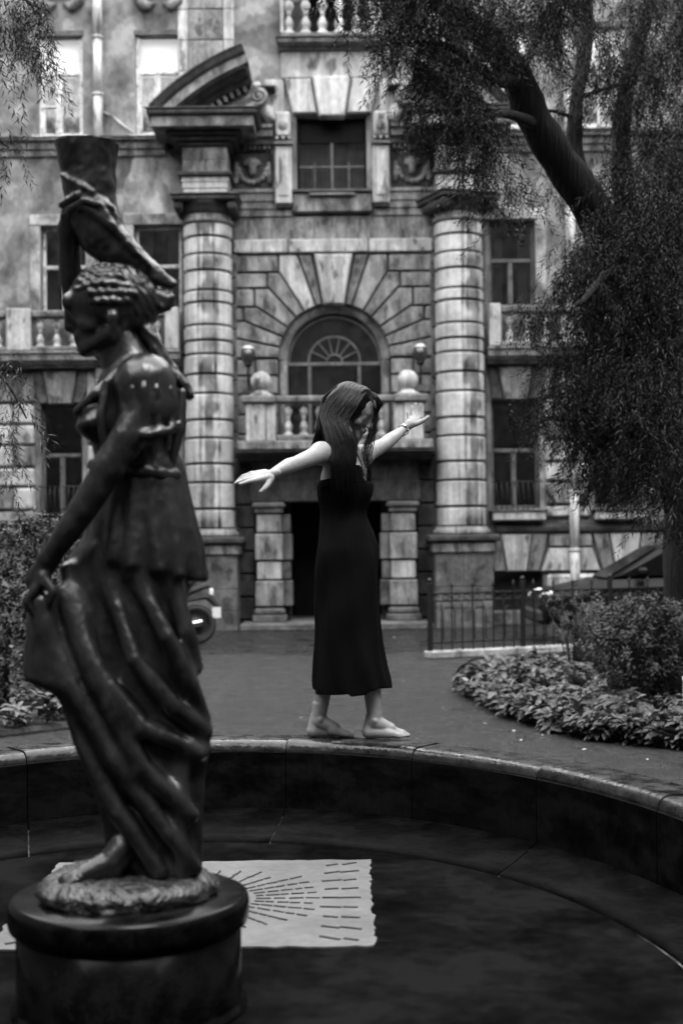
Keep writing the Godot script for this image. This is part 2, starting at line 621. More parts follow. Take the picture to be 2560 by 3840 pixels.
# ---------------------------------------------------------------- the building; local x from the portal's axis, y from the ground, z out of the wall plane
func wall_mesh(x0: float, x1: float, y0: float, y1: float, holes: Array, depth: float) -> ArrayMesh:
	var xs := [x0, x1]
	var ys := [y0, y1]
	for h in holes:
		for v in [h[0], h[1]]:
			if not xs.has(v): xs.append(v)
		for v in [h[2], h[3]]:
			if not ys.has(v): ys.append(v)
	xs.sort()
	ys.sort()
	var st := start()
	for i in xs.size() - 1:
		for j in ys.size() - 1:
			var cx: float = (xs[i] + xs[i + 1]) * 0.5
			var cy: float = (ys[j] + ys[j + 1]) * 0.5
			var open := false
			for h in holes:
				if cx > h[0] and cx < h[1] and cy > h[2] and cy < h[3]: open = true
			if open: continue
			quad(st, Vector3(xs[i], ys[j], 0), Vector3(xs[i + 1], ys[j], 0), Vector3(xs[i + 1], ys[j + 1], 0), Vector3(xs[i], ys[j + 1], 0), Vector3.BACK)
			quad(st, Vector3(xs[i], ys[j], -depth), Vector3(xs[i + 1], ys[j], -depth), Vector3(xs[i + 1], ys[j + 1], -depth), Vector3(xs[i], ys[j + 1], -depth), Vector3.FORWARD)
	for h in holes:
		var a := Vector3(h[0], h[2], 0); var b := Vector3(h[1], h[2], 0); var c := Vector3(h[1], h[3], 0); var d := Vector3(h[0], h[3], 0)
		var o := Vector3(0, 0, -depth)
		quad(st, a, b, b + o, a + o, Vector3.UP)
		quad(st, d, c, c + o, d + o, Vector3.DOWN)
		quad(st, a, d, d + o, a + o, Vector3.RIGHT)
		quad(st, b, c, c + o, b + o, Vector3.LEFT)
	for e in [[Vector3(x0, y1, 0), Vector3(x1, y1, 0), Vector3.UP], [Vector3(x0, y0, 0), Vector3(x0, y1, 0), Vector3.LEFT], [Vector3(x1, y0, 0), Vector3(x1, y1, 0), Vector3.RIGHT]]:
		quad(st, e[0], e[1], e[1] - Vector3(0, 0, depth), e[0] - Vector3(0, 0, depth), e[2])
	return done(st)

# a casement window in a hole: frame members, glazing bars, panes, curtains or painted reflection sheets behind the glass
func window(b: Node3D, x0: float, x1: float, y0: float, y1: float, look: String) -> void:
	var w := sub("window", b, Vector3((x0 + x1) * 0.5, y0, -0.1 if look == "upper" else -0.2))
	var hw := (x1 - x0) * 0.5
	var h := y1 - y0
	var m: Material = M.window_white if look in ["upper", "mid"] else M.window_grey
	var t := 0.075 if look == "upper" else 0.055
	var tr := h * (0.6 if look == "upper" else 0.54)
	var st := start()
	for s in [-1.0, 1.0]:
		add_box(st, Vector3(s * (hw - t * 0.5), h * 0.5, 0), Vector3(t, h, 0.07), 0.008)
	add_box(st, Vector3(0, t * 0.5, 0), Vector3(hw * 2 - t * 2, t, 0.07), 0.008)
	add_box(st, Vector3(0, h - t * 0.5, 0), Vector3(hw * 2 - t * 2, t, 0.07), 0.008)
	piece("frame", done(st), m, w)
	block("transom", w, Vector3(-hw + t, tr - 0.035, -0.04), Vector3(hw - t, tr + 0.035, 0.05), m)
	var mx := -0.02
	block("mullion", w, Vector3(mx - 0.045, t, -0.035), Vector3(mx + 0.045, tr - 0.035, 0.045), m)
	if look == "upper":
		block("glazing_bar", w, Vector3(-hw + t, tr * 0.47, -0.03), Vector3(mx - 0.045, tr * 0.47 + 0.04, 0.04), m)
		for s in [-hw + t + 0.02, mx - 0.065]:
			block("sash_stile", w, Vector3(s - 0.018, t + 0.002, -0.025), Vector3(s + 0.018, tr - 0.037, 0.035), m, 0.004)
	block("pane", w, Vector3(-hw + t, tr + 0.035, -0.008), Vector3(hw - t, h - t, 0.0), M.glass, 0.0)
	block("pane", w, Vector3(-hw + t, t, -0.008), Vector3(mx - 0.045, tr - 0.035, 0.0), M.glass, 0.0)
	block("pane", w, Vector3(mx + 0.045, t, -0.008), Vector3(hw - t, tr - 0.035, 0.0), M.glass, 0.0)
	if look == "upper":
		block("sky_reflection_sheet", w, Vector3(-hw + 0.02, tr * 0.98, -0.13), Vector3(hw - 0.02, h, -0.12), M.sky_reflection_white, 0.0)  # added white sheet, imitates the sky mirrored in the top panes
		block("tree_reflection_sheet", w, Vector3(-hw + 0.02, 0.02, -0.17), Vector3(hw - 0.02, tr * 0.98, -0.16), M.tree_reflection_grey, 0.0)  # added grey sheet, imitates tree reflections in the lower panes
	elif look.begins_with("mid"):
		var c := start()
		for s in [-1.0, 1.0]:
			var pts := PackedVector2Array()
			for k in 13:
				pts.append(Vector2(s * (hw - 0.02 - k * hw * 0.052), -0.16 + 0.025 * (k % 2)))
			for k in range(12, -1, -1):
				pts.append(pts[k] + Vector2(0, -0.012))
			add_prism(c, pts, 0.04, h - 0.05, 0.0, Transform3D(Basis(Vector3.RIGHT, Vector3(0, 0, 1), Vector3.UP), Vector3.ZERO))
		piece("curtain", done(c), M.curtain, w)

func baluster_prof(h: float) -> Array:
	var p := []
	for q in [[0.078, 0.0], [0.078, 0.07], [0.058, 0.075], [0.05, 0.1], [0.075, 0.2], [0.082, 0.26], [0.06, 0.36], [0.032, 0.46], [0.03, 0.5], [0.05, 0.52], [0.03, 0.545], [0.045, 0.62], [0.07, 0.7], [0.074, 0.76], [0.05, 0.86], [0.036, 0.92], [0.06, 0.94], [0.076, 0.945], [0.076, 1.0]]:
		p.append([q[0] * h / 0.56, q[1] * h])
	return p

func arc(c: Vector2, r: float, a0: float, a1: float, n: int) -> Array:
	var p := []
	for k in n + 1:
		var a := a0 + (a1 - a0) * k / n
		p.append(c + Vector2(cos(a), sin(a)) * r)
	return p

func balustrade(b: Node3D, x0: float, x1: float, y0: float, y1: float, z: float, n: int, m: Material, posts: Array) -> void:
	var g := sub("balustrade", b, Vector3.ZERO)
	block("hand_rail", g, Vector3(x0, y1 - 0.13, z - 0.13), Vector3(x1, y1, z + 0.13), M.stone_mid, 0.03)
	block("base_rail", g, Vector3(x0, y0, z - 0.11), Vector3(x1, y0 + 0.08, z + 0.11), M.stone_mid, 0.02)
	for k in n:
		var x := x0 + (x1 - x0) * (k + 0.5) / n
		lathe("baluster", g, baluster_prof(y1 - y0 - 0.21), m, Vector3(x, y0 + 0.08, z), 16)
	for q in posts:
		block("post", g, Vector3(q[0], y0 + 0.08, z - 0.1), Vector3(q[1], y1 - 0.13, z + 0.1), m, 0.012)

func column(b: Node3D, x: float, flip: float) -> void:
	var ys := [7.14, 6.89, 6.58, 6.29, 5.94, 5.73, 5.33, 5.06, 4.82, 4.47, 4.13, 3.67, 3.35, 2.90, 2.57, 2.11, 1.76]
	var c := sub("column", b, Vector3(x, 0, 0.35))
	c.rotation.y = 0.0 if flip > 0 else 0.4
	c.set_meta("label", "banded stone column with dark streaks beside the arch, " + ("nearer the bronze statue" if flip > 0 else "half under the willow"))
	lathe("core", c, [[0.375, 1.7], [0.375, 7.2]], M.mortar_sooty, Vector3.ZERO, 24)
	for k in ys.size() - 1:
		var top: float = ys[k] - 0.018
		var bot: float = ys[k + 1] + 0.018
		var r := 0.432 - 0.012 * (top - 1.7) / 5.4 + (0.007 if k % 2 == 0 else -0.004)
		var prof := [[0.0, bot], [r - 0.02, bot], [r, bot + 0.025], [r, top - 0.025], [r - 0.02, top], [0.0, top]]
		var V := PackedVector3Array(); var N := PackedVector3Array(); var UV := PackedVector2Array(); var I := PackedInt32Array()
		var seg := 36
		for j in prof.size():
			for i in seg + 1:
				var a := TAU * i / seg
				V.append(Vector3(cos(a) * prof[j][0], prof[j][1], sin(a) * prof[j][0]))
				var n := Vector3(cos(a), 0, sin(a))
				if j < 2: n = n * 0.5 + Vector3.DOWN
				elif j > 3: n = n * 0.5 + Vector3.UP
				N.append(n.normalized())
				UV.append(Vector2(float(i) / seg, 1.0 - prof[j][1] / 7.3))
		for j in prof.size() - 1:
			for i in seg:
				var p := j * (seg + 1) + i
				var q := p + seg + 1
				I.append_array(PackedInt32Array([p, p + 1, q, p + 1, q + 1, q]))
		piece("drum", arrays_mesh(V, N, I, PackedColorArray(), UV), M.column_stone, c)
	lathe("base_ring", c, [[0.0, 1.62], [0.5, 1.62], [0.51, 1.66], [0.5, 1.7], [0.46, 1.73], [0.45, 1.76], [0.0, 1.765]], M.stone, Vector3.ZERO, 36)
	lathe("neck_ring", c, [[0.0, 7.13], [0.43, 7.13], [0.46, 7.16], [0.46, 7.2], [0.42, 7.22], [0.42, 7.3], [0.0, 7.3]], M.stone, Vector3.ZERO, 36)
	lathe("echinus", c, [[0.0, 7.29], [0.43, 7.29], [0.45, 7.36], [0.5, 7.43], [0.56, 7.49], [0.0, 7.495]], M.stone_grimy_shaded, Vector3.ZERO, 36)
	block("abacus", c, Vector3(-0.57, 7.49, -0.57), Vector3(0.57, 7.58, 0.57), M.stone_grimy_shaded, 0.02)
	for s in [-1.0, 1.0]:
		var st := start()
		add_tube(st, [Vector3(s * 0.47, 7.4, -0.35), Vector3(s * 0.47, 7.4, 0.5)], [0.085, 0.085], 14)
		piece("volute", done(st), M.stone_grimy_shaded, c)
	block("abacus_lead", c, Vector3(-0.6, 7.58, -0.6), Vector3(0.6, 7.61, 0.6), M.metal_sheet, 0.008)

# a piece of ring in the wall's plane with a stepped section: [radius, z] outline, swept from a0 to a1
func arc_sweep(prof: Array, c: Vector2, a0: float, a1: float, n: int) -> ArrayMesh:
	var st := start()
	st.set_smooth_group(-1)
	for k in n:
		var t0 := a0 + (a1 - a0) * k / n
		var t1 := a0 + (a1 - a0) * (k + 1) / n
		for j in prof.size():
			var p: Array = prof[j]
			var q: Array = prof[(j + 1) % prof.size()]
			var mid := (t0 + t1) * 0.5
			var o := Vector3(cos(mid) * (p[1] - q[1]), sin(mid) * (p[1] - q[1]), q[0] - p[0])
			var P := func(r: float, z: float, t: float) -> Vector3: return Vector3(c.x + cos(t) * r, c.y + sin(t) * r, z)
			quad(st, P.call(p[0], p[1], t0), P.call(q[0], q[1], t0), P.call(q[0], q[1], t1), P.call(p[0], p[1], t1), o)
	for e in [[a0, -1.0], [a1, 1.0]]:
		var poly := PackedVector2Array()
		for p in prof: poly.append(Vector2(p[0], p[1]))
		var ix := Geometry2D.triangulate_polygon(poly)
		var tang = Vector3(-sin(e[0]), cos(e[0]), 0) * signf(a1 - a0) * e[1]
		for i in range(0, ix.size(), 3):
			var t := []
			for j in 3:
				var v := poly[ix[i + j]]
				t.append(Vector3(c.x + cos(e[0]) * v.x, c.y + sin(e[0]) * v.x, v.y))
			tri(st, t[0], t[1], t[2], tang)
	return done(st)

func spiral(parent: Node3D, c: Vector3, s: float, R: float, m: Material) -> void:
	var path := []
	var rad := []
	for k in 40:
		var f := k / 39.0
		var a := PI * 0.5 - s * f * TAU * 2.1
		var r := R * (1.0 - 0.82 * f)
		path.append(c + Vector3(cos(a) * r, sin(a) * r, 0.02 + f * 0.05))
		rad.append(R * (0.2 - 0.08 * f))
	tube("volute", parent, path, rad, m, 8)
	lathe("volute_drum", parent, [[0.0, -0.3], [R * 1.05, -0.3], [R * 1.05, 0.0], [0.0, 0.0]], m, c, 24).rotation.x = PI / 2
	piece("volute_eye", lathe_mesh(ball_prof(R * 0.22, 8), 12), m, parent, c + Vector3(0, 0, 0.06))

func lathe_mesh(prof: Array, seg: int) -> ArrayMesh:
	var st := start()
	add_lathe(st, prof, seg)
	return done(st)

func building() -> void:
	var b := thing("courtyard_building", "weathered stone and plaster building with an arched portal between banded columns", "building", Vector3(-0.1, 0, -25.5))
	# window holes: x0, x1, y0, y1
	var upper := [[-5.28, -4.48, 8.87, 10.79], [-3.53, -2.69, 8.87, 10.79], [2.75, 3.58, 8.95, 10.85], [4.5, 5.3, 8.95, 10.85]]
	var middle := [[-5.25, -4.42, 5.68, 7.25], [-3.57, -2.73, 5.68, 7.25], [2.8, 3.62, 5.72, 7.28], [4.5, 5.32, 5.72, 7.28]]
	var lower := [[-5.28, -4.52, 2.02, 4.06], [2.8, 3.66, 2.08, 4.02], [4.62, 5.45, 2.08, 4.02]]
	var holes := [[-1.78, 1.78, 0.0, 6.7], [-0.64, 0.62, 7.82, 9.2]]
	holes.append_array(upper)
	holes.append_array(middle)
	holes.append_array(lower)
	for x in [[2.72, 3.7], [4.7, 5.6]]: holes.append([x[0], x[1], 0.25, 0.95])
	piece("wall", wall_mesh(-13.48, 13.48, 0.0, 14.0, holes, 0.32), M.plaster, b)
	# dark rooms behind the openings
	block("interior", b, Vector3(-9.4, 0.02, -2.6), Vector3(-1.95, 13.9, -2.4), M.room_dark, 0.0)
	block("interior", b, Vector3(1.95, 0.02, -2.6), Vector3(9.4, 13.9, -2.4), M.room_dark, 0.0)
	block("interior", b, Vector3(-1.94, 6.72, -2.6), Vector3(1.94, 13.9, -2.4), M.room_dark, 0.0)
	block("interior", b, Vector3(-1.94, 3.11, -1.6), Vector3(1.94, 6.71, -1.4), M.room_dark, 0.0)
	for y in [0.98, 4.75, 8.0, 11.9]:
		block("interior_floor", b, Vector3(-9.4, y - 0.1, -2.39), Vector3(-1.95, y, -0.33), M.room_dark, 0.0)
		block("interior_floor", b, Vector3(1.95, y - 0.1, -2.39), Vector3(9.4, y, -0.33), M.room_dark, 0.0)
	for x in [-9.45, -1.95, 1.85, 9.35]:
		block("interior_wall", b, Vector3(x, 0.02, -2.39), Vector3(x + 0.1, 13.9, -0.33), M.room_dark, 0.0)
	block("roof", b, Vector3(-13.48, 14.0, -8.0), Vector3(13.48, 14.3, 0.5), M.metal_sheet, 0.03)
	for w in upper: window(b, w[0], w[1], w[2], w[3], "upper")
	for w in middle: window(b, w[0], w[1], w[2], w[3], "mid" if w[0] < 0 else "mid_dark")
	window(b, lower[0][0], lower[0][1], lower[0][2], lower[0][3], "dark")
	for k in [1, 2]: window(b, lower[k][0], lower[k][1], lower[k][2], lower[k][3], "dark")
	# pale painted surrounds of the middle windows, proud of the plaster
	for w in middle:
		var sr := sub("window_surround", b)
		for s in [[w[0] - 0.2, w[0] - 0.004], [w[1] + 0.004, w[1] + 0.2]]:
			if absf(s[0]) > 2.72 and absf(s[1]) > 2.72 or absf(s[1]) > 3.0:
				block("jamb", sr, Vector3(s[0], w[2] - 0.1, 0.0), Vector3(s[1], w[3], 0.05), M.plaster_pale)
		block("lintel", sr, Vector3(w[0] - 0.2, w[3] + 0.002, 0.0), Vector3(w[1] + (0.2 if absf(w[1]) > 3.0 else 0.06), w[3] + 0.2, 0.055), M.plaster_pale)
	for w in upper:
		block("sill", b, Vector3(w[0] - 0.1, w[2] - 0.06, -0.06), Vector3(w[1] + 0.1, w[2] - 0.002, 0.1), M.window_white, 0.01)
		block("lintel_shadow_strip", b, Vector3(w[0] - 0.02, w[3] - 0.1, -0.055), Vector3(w[1] + 0.02, w[3] - 0.002, 0.02), M.metal_sheet, 0.005)  # dark strip painting the shadow of the lintel across the window head
	# moulded string course under the upper windows
	for s in [[-13.48, -3.0], [3.0, 13.48]]:
		mold("string_course", b, [[0.0, 8.5], [0.05, 8.5], [0.06, 8.6], [0.1, 8.62], [0.12, 8.72], [0.2, 8.76], [0.2, 8.8], [0.0, 8.83]], s[0], s[1], M.stone)
		mold("flashing", b, [[0.0, 8.834], [0.22, 8.804], [0.22, 8.815], [0.0, 8.845]], s[0], s[1], M.metal_sheet)
	# giant pilaster strips above, beside the pediment
	for s in [-1.0, 1.0]:
		for k in 9:
			var y := 8.9 + k * 0.56
			block("pilaster_stone", b, Vector3(s * 2.25 - 0.31, y, 0.0), Vector3(s * 2.25 + 0.31, y + 0.545, 0.07), M.stone if k % 2 == 0 else M.stone_mid)
			for e in [-1.0, 1.0]:
				block("pilaster_margin", b, Vector3(s * 2.25 + e * 0.41 - 0.095, y, 0.0), Vector3(s * 2.25 + e * 0.41 + 0.095, y + 0.555, 0.05), M.stone_light)
	# swags of moulding above the upper windows
	for x in [-4.88, -3.1]:
		for e in [-1.0, 1.0]:
			chain([Vector3(x + e * 0.1, 11.25, 0.02), Vector3(x + e * 0.22, 11.2, 0.07), Vector3(x + e * 0.36, 11.3, 0.07), Vector3(x + e * 0.4, 11.48, 0.04)], [0.05, 0.1, 0.09, 0.05])
		cap(Vector3(x - 0.4, 11.5, 0.03), Vector3(x + 0.4, 11.5, 0.03), 0.08, 0.08)
		piece("garland", net_mesh(0.035, 0.05), M.stone_mid, b)
	# limewashed patches where the plaster was mended
	for q in [[-3.35, 7.9, 0.42, 0.72], [3.15, 7.95, 0.45, 0.6], [-0.9, 6.85, 0.0, 0.0]]:
		if q[2] == 0.0: continue
		var pts := []
		for k in 22:
			var a := TAU * k / 22.0
			var rr := 1.0 + 0.16 * sin(a * 3.0 + q[0]) + 0.07 * sin(a * 7.0)
			pts.append(Vector2(q[0] + cos(a) * q[2] * rr, minf(q[1] + sin(a) * q[3] * rr, 8.49)))
		prism("mended_plaster", b, pts, 0.0, 0.006, M.plaster_limed, 0.004)
	# drain pipes
	for x in [-4.18, 4.24]:
		var dp := sub("drain_pipe", b, Vector3(x, 0, 0.16))
		dp.set_meta("label", "pale painted drain pipe with riveted collars")
		var y := 0.32
		while y < 13.4:
			lathe("pipe_length", dp, [[0.0, y], [0.085, y], [0.085, y + 1.0], [0.0, y + 1.0]], M.pipe_paint, Vector3.ZERO, 18)
			lathe("collar", dp, [[0.0, y + 0.99], [0.1, y + 0.99], [0.1, y + 1.035], [0.0, y + 1.035]], M.pipe_paint, Vector3.ZERO, 18)
			block("bracket", dp, Vector3(-0.02, y + 1.0, -0.16), Vector3(0.02, y + 1.03, -0.07), M.iron, 0.003)
			y += 1.03
		tube("shoe", dp, [Vector3(0, 0.34, 0), Vector3(0, 0.2, 0.02), Vector3(0, 0.12, 0.14)], [0.085, 0.085, 0.09], M.pipe_paint, 16)
	tube("cable", b, [Vector3(-4.1, 9.3, 0.03), Vector3(-3.95, 9.22, 0.04), Vector3(-3.75, 9.05, 0.04), Vector3(-3.56, 8.9, 0.05)], [0.018, 0.018, 0.018, 0.018], M.pipe_paint, 6)
	# balconies with balusters left and right of the portal
	for q in [[-9.0, -2.72, -1.0], [2.72, 9.0, 1.0]]:
		mold("balcony_slab", b, [[0.0, 4.66], [0.28, 4.66], [0.3, 4.7], [0.38, 4.72], [0.46, 4.78], [0.46, 4.88], [0.5, 4.9], [0.5, 4.94], [0.0, 4.94]], q[0], q[1], M.stone)
		var posts := [[-5.78, -5.35], [-2.98, -2.74]] if q[2] < 0 else [[2.74, 2.95], [5.5, 5.9]]
		if q[2] < 0:
			balustrade(b, -5.35, -2.98, 4.942, 5.66, 0.34, 8, M.stone_light, [])
			balustrade(b, -9.0, -5.78, 4.942, 5.66, 0.34, 10, M.stone_light, [])
		else:
			balustrade(b, 2.95, 5.5, 4.942, 5.66, 0.34, 8, M.stone_light, [])
			balustrade(b, 5.9, 9.0, 4.942, 5.66, 0.34, 9, M.stone_light, [])
		for p in posts:
			block("balcony_post", b, Vector3(p[0], 4.942, 0.22), Vector3(p[1], 5.7, 0.47), M.stone_light, 0.02)
	# lower storey: banded piers, flat arches with keystones over the windows
	var courses := [1.9, 2.13, 2.55, 2.9, 3.3, 3.67, 4.05, 4.64]
	for p in [[-7.3, -5.36], [-4.44, -3.6], [3.74, 4.54]]:
		for k in courses.size() - 1:
			var cut := 0.0 if p[1] - p[0] < 1.2 else (0.5 if k % 2 == 0 else 0.8)
			var xs := [p[0], p[1]] if cut == 0.0 else [p[0], p[0] + (p[1] - p[0]) * cut - 0.01, p[1]]
			for i in xs.size() - 1:
				block("rusticated_block", b, Vector3(xs[i] + 0.012, courses[k] + 0.018, -0.01), Vector3(xs[i + 1] - 0.012, courses[k + 1] - 0.018, 0.11), [M.stone_light, M.stone, M.stone_limed][(k + i) % 3], 0.035)
	for w in lower:
		var cx: float = (w[0] + w[1]) * 0.5
		var hw: float = (w[1] - w[0]) * 0.5
		prism("keystone", b, [Vector2(cx - 0.2, 4.03), Vector2(cx + 0.2, 4.03), Vector2(cx + 0.3, 4.62), Vector2(cx - 0.3, 4.62)], 0.0, 0.16, M.stone)
		for e in [-1.0, 1.0]:
			prism("flat_arch_stone", b, [Vector2(cx + e * 0.225, 4.05), Vector2(cx + e * (hw - 0.01), 4.05), Vector2(cx + e * (hw + 0.22 if w[0] < 0 or e > 0 else hw + 0.05), 4.62), Vector2(cx + e * 0.325, 4.62)], 0.0, 0.09, M.stone_grey)
		block("sill_box", b, Vector3(w[0] - 0.02, 1.86, 0.02), Vector3(w[1] + 0.06, 2.02, 0.3), M.stone_light, 0.02)
		block("sill_lead", b, Vector3(w[0] - 0.06, 2.022, -0.1), Vector3(w[1] + 0.1, 2.045, 0.33), M.metal_sheet, 0.005)
		var gr := sub("window_railing", b)
		for k in 9:
			var x: float = w[0] + 0.05 + (w[1] - w[0] - 0.1) * k / 8.0
			tube("bar", gr, [Vector3(x, 2.05, 0.2), Vector3(x, 2.2, 0.26), Vector3(x, 2.4, 0.27), Vector3(x, 2.55, 0.2)], [0.009, 0.009, 0.009, 0.009], M.iron, 5)
		tube("rail", gr, [Vector3(w[0] - 0.02, 2.55, 0.2), Vector3(w[1] + 0.02, 2.55, 0.2)], [0.012, 0.012], M.iron, 6)
	# console shapes on the right pier
	for e in [-1.0, 1.0]:
		tube("console_scroll", b, [Vector3(4.14 + e * 0.38, 2.5, 0.12), Vector3(4.14 + e * 0.36, 2.36, 0.13), Vector3(4.14 + e * 0.24, 2.2, 0.13), Vector3(4.14 + e * 0.3, 2.12, 0.12)], [0.03, 0.035, 0.035, 0.03], M.stone_grimy_shaded, 8)
	# plinth course and basement with flared voussoirs
	for s in [[-13.48, -2.85], [2.85, 13.48]]:
		mold("plinth_course", b, [[0.0, 1.62], [0.12, 1.62], [0.16, 1.68], [0.16, 1.74], [0.1, 1.8], [0.0, 1.82]], s[0], s[1], M.stone_grimy_shaded)
	for q in [[3.21, 0], [5.15, 1]]:
		var cx: float = q[0]
		prism("keystone", b, [Vector2(cx - 0.17, 0.96), Vector2(cx + 0.17, 0.96), Vector2(cx + 0.27, 1.61), Vector2(cx - 0.27, 1.61)], 0.0, 0.15, M.stone_light)
		for e in [-1.0, 1.0]:
			prism("flat_arch_stone", b, [Vector2(cx + e * 0.195, 0.96), Vector2(cx + e * 0.4, 0.96), Vector2(cx + e * 0.56, 1.61), Vector2(cx + e * 0.295, 1.61)], 0.0, 0.12, M.stone)
	prism("pier_stone", b, [Vector2(3.66, 0.96), Vector2(4.7, 0.96), Vector2(4.56, 1.36), Vector2(3.8, 1.36)], 0.0, 0.12, M.stone_light)
	for x in [[3.805, 4.17], [4.2, 4.56]]:
		block("pier_stone", b, Vector3(x[0], 1.39, 0.0), Vector3(x[1], 1.61, 0.12), M.stone, 0.02)
	prism("pier_stone", b, [Vector2(5.62, 0.96), Vector2(7.0, 0.96), Vector2(7.0, 1.61), Vector2(5.75, 1.61)], 0.0, 0.12, M.stone)
	for x in [[3.74, 4.66], [5.64, 7.0]]:
		block("basement_pier", b, Vector3(x[0], 0.3, 0.0), Vector3(x[1], 0.9, 0.2), M.stone_limed, 0.05)
		block("basement_pier", b, Vector3(x[0], 0.0, 0.0), Vector3(x[1], 0.27, 0.22), M.stone, 0.03)
	for x in [[2.72, 3.7], [4.7, 5.6]]:
		block("basement_pane", b, Vector3(x[0], 0.25, -0.25), Vector3(x[1], 0.95, -0.24), M.smoked_glass, 0.0)
		block("basement_sill", b, Vector3(x[0], 0.0, 0.0), Vector3(x[1], 0.24, 0.14), M.stone_grey, 0.02)
	portal(b)
	entrance(b)

func portal(b: Node3D) -> void:
	# backing with the arch cut out, joints between the stones show it
	var c := Vector2(0, 4.8)
	var poly := [Vector2(-1.78, 3.12), Vector2(-1.78, 6.7), Vector2(1.78, 6.7), Vector2(1.78, 3.12), Vector2(1.0, 3.12)]
	poly.append_array(arc(c, 1.0, 0.0, PI, 24))
	poly.append(Vector2(-1.0, 3.12))
	prism("backing", b, poly, -0.3, 0.012, M.mortar_sooty, 0.0)
	var ring := sub("arch", b)
	# voussoirs: angle from the crown, outer ends stepped into the courses
	var th := [11.5, 19.0, 32.0, 42.5, 56.0, 67.0, 78.0, 89.5]
	var stepx := [0.0, 0.0, 0.98, 1.19, 1.42, 1.62, 1.78, 1.78]
	var liney := [6.66, 6.66, 6.35, 6.07, 5.73, 5.48, 5.17, 4.82]
	var g := 0.016
	for e in [-1.0, 1.0]:
		for k in 7:
			var a0 := deg_to_rad(th[k])
			var a1 := deg_to_rad(th[k + 1])
			var pts := []
			for j in 5:
				var a := lerpf(a0 + g, a1 - g, j / 4.0)
				pts.append(Vector2(e * sin(a) * 1.0, 4.8 + cos(a) * 1.0))
			var end := func(a: float, yy: float) -> Vector2: return Vector2(e * tan(a) * (yy - 4.8), yy)
			if k == 0:
				pts.append(end.call(a1 - 0.008, 6.66)); pts.append(end.call(a0 + 0.008, 6.66))
			elif k == 1:
				pts.append(Vector2(e * 0.965, 4.8 + 0.965 / tan(a1 - 0.008))); pts.append(Vector2(e * 0.965, 6.66)); pts.append(end.call(a0 + 0.008, 6.66))
			elif k < 6:
				var x1: float = stepx[k + 1] - 0.015
				pts.append(Vector2(e * x1, 4.8 + x1 / tan(a1 - 0.008)))
				pts.append(Vector2(e * x1, liney[k] - 0.016))
				pts.append(Vector2(e * minf(x1, tan(a0 + 0.008) * (liney[k] - 0.016 - 4.8)), liney[k] - 0.016))
			else:
				pts.append(Vector2(e * 1.775, 4.83)); pts.append(Vector2(e * 1.775, 4.8 + 1.775 / tan(a0 + 0.01)))
			prism("voussoir", ring, pts, 0.0, 0.1 - 0.004 * (k % 2), [M.stone_mid, M.stone, M.stone_mid, M.stone][k % 4] if not (e < 0 and k == 1) else M.stone_light, 0.02)
	var kst := [Vector2(-0.18, 5.76), Vector2(0.18, 5.76), Vector2(0.345, 6.66), Vector2(-0.345, 6.66)]
	prism("keystone", ring, kst, 0.0, 0.2, M.stone_light, 0.03)
	# square stones that fill the courses between the steps and the columns
	for e in [-1.0, 1.0]:
		for q in [[0.995, 1.775, 6.37, 6.66], [1.205, 1.775, 6.085, 6.335], [1.435, 1.775, 5.75, 6.055], [1.635, 1.775, 5.495, 5.715]]:
			block("course_stone", b, Vector3(minf(e * q[0], e * q[1]), q[2], 0.0), Vector3(maxf(e * q[0], e * q[1]), q[3], 0.095), M.stone, 0.02)
		var ly := [4.8, 4.5, 4.16, 3.8, 3.45, 3.14]
		for k in ly.size() - 1:
			block("course_stone", b, Vector3(minf(e * 1.02, e * 1.4), ly[k + 1] + 0.015, 0.0), Vector3(maxf(e * 1.02, e * 1.4), ly[k] - 0.015, 0.095), M.stone, 0.02)
			block("course_stone", b, Vector3(minf(e * 1.43, e * 1.775), ly[k + 1] + 0.015, 0.0), Vector3(maxf(e * 1.43, e * 1.775), ly[k] - 0.015, 0.085), M.stone_mid, 0.02)
	# smooth archivolt in the reveal
	piece("archivolt", arc_sweep([[0.84, -0.28], [0.84, -0.1], [0.87, -0.06], [0.93, -0.03], [0.995, -0.03], [0.995, -0.28]], c, 0.0, PI, 32), M.stone_mid, b)
	for e in [-1.0, 1.0]:
		block("archivolt_jamb", b, Vector3(minf(e * 0.84, e * 0.995), 3.36, -0.28), Vector3(maxf(e * 0.84, e * 0.995), 4.799, -0.04), M.stone, 0.03)
	# the arched window: fanlight with spokes above a transom, dark door leaves below
	var w := sub("arched_window", b, Vector3(0, 0, -0.22))
	var fan := start()
	var g2 = M.window_grey
	block("transom", w, Vector3(-0.838, 4.7, -0.04), Vector3(0.838, 4.765, 0.04), g2, 0.008)
	for x in [-0.45, 0.45]:
		block("mullion", w, Vector3(x - 0.032, 3.36, -0.035), Vector3(x + 0.032, 4.7, 0.035), g2, 0.008)
	piece("fan_ring", arc_sweep([[0.45, -0.025], [0.45, 0.025], [0.485, 0.025], [0.485, -0.025]], Vector2(0, 4.765), 0.02, PI - 0.02, 28), g2, w)
	piece("fan_hub", arc_sweep([[0.13, -0.025], [0.13, 0.02], [0.16, 0.02], [0.16, -0.025]], Vector2(0, 4.765), 0.02, PI - 0.02, 14), g2, w)
	piece("outer_ring", arc_sweep([[0.80, -0.03], [0.80, 0.03], [0.838, 0.03], [0.838, -0.03]], Vector2(0, 4.765), 0.0, PI, 28), g2, w)
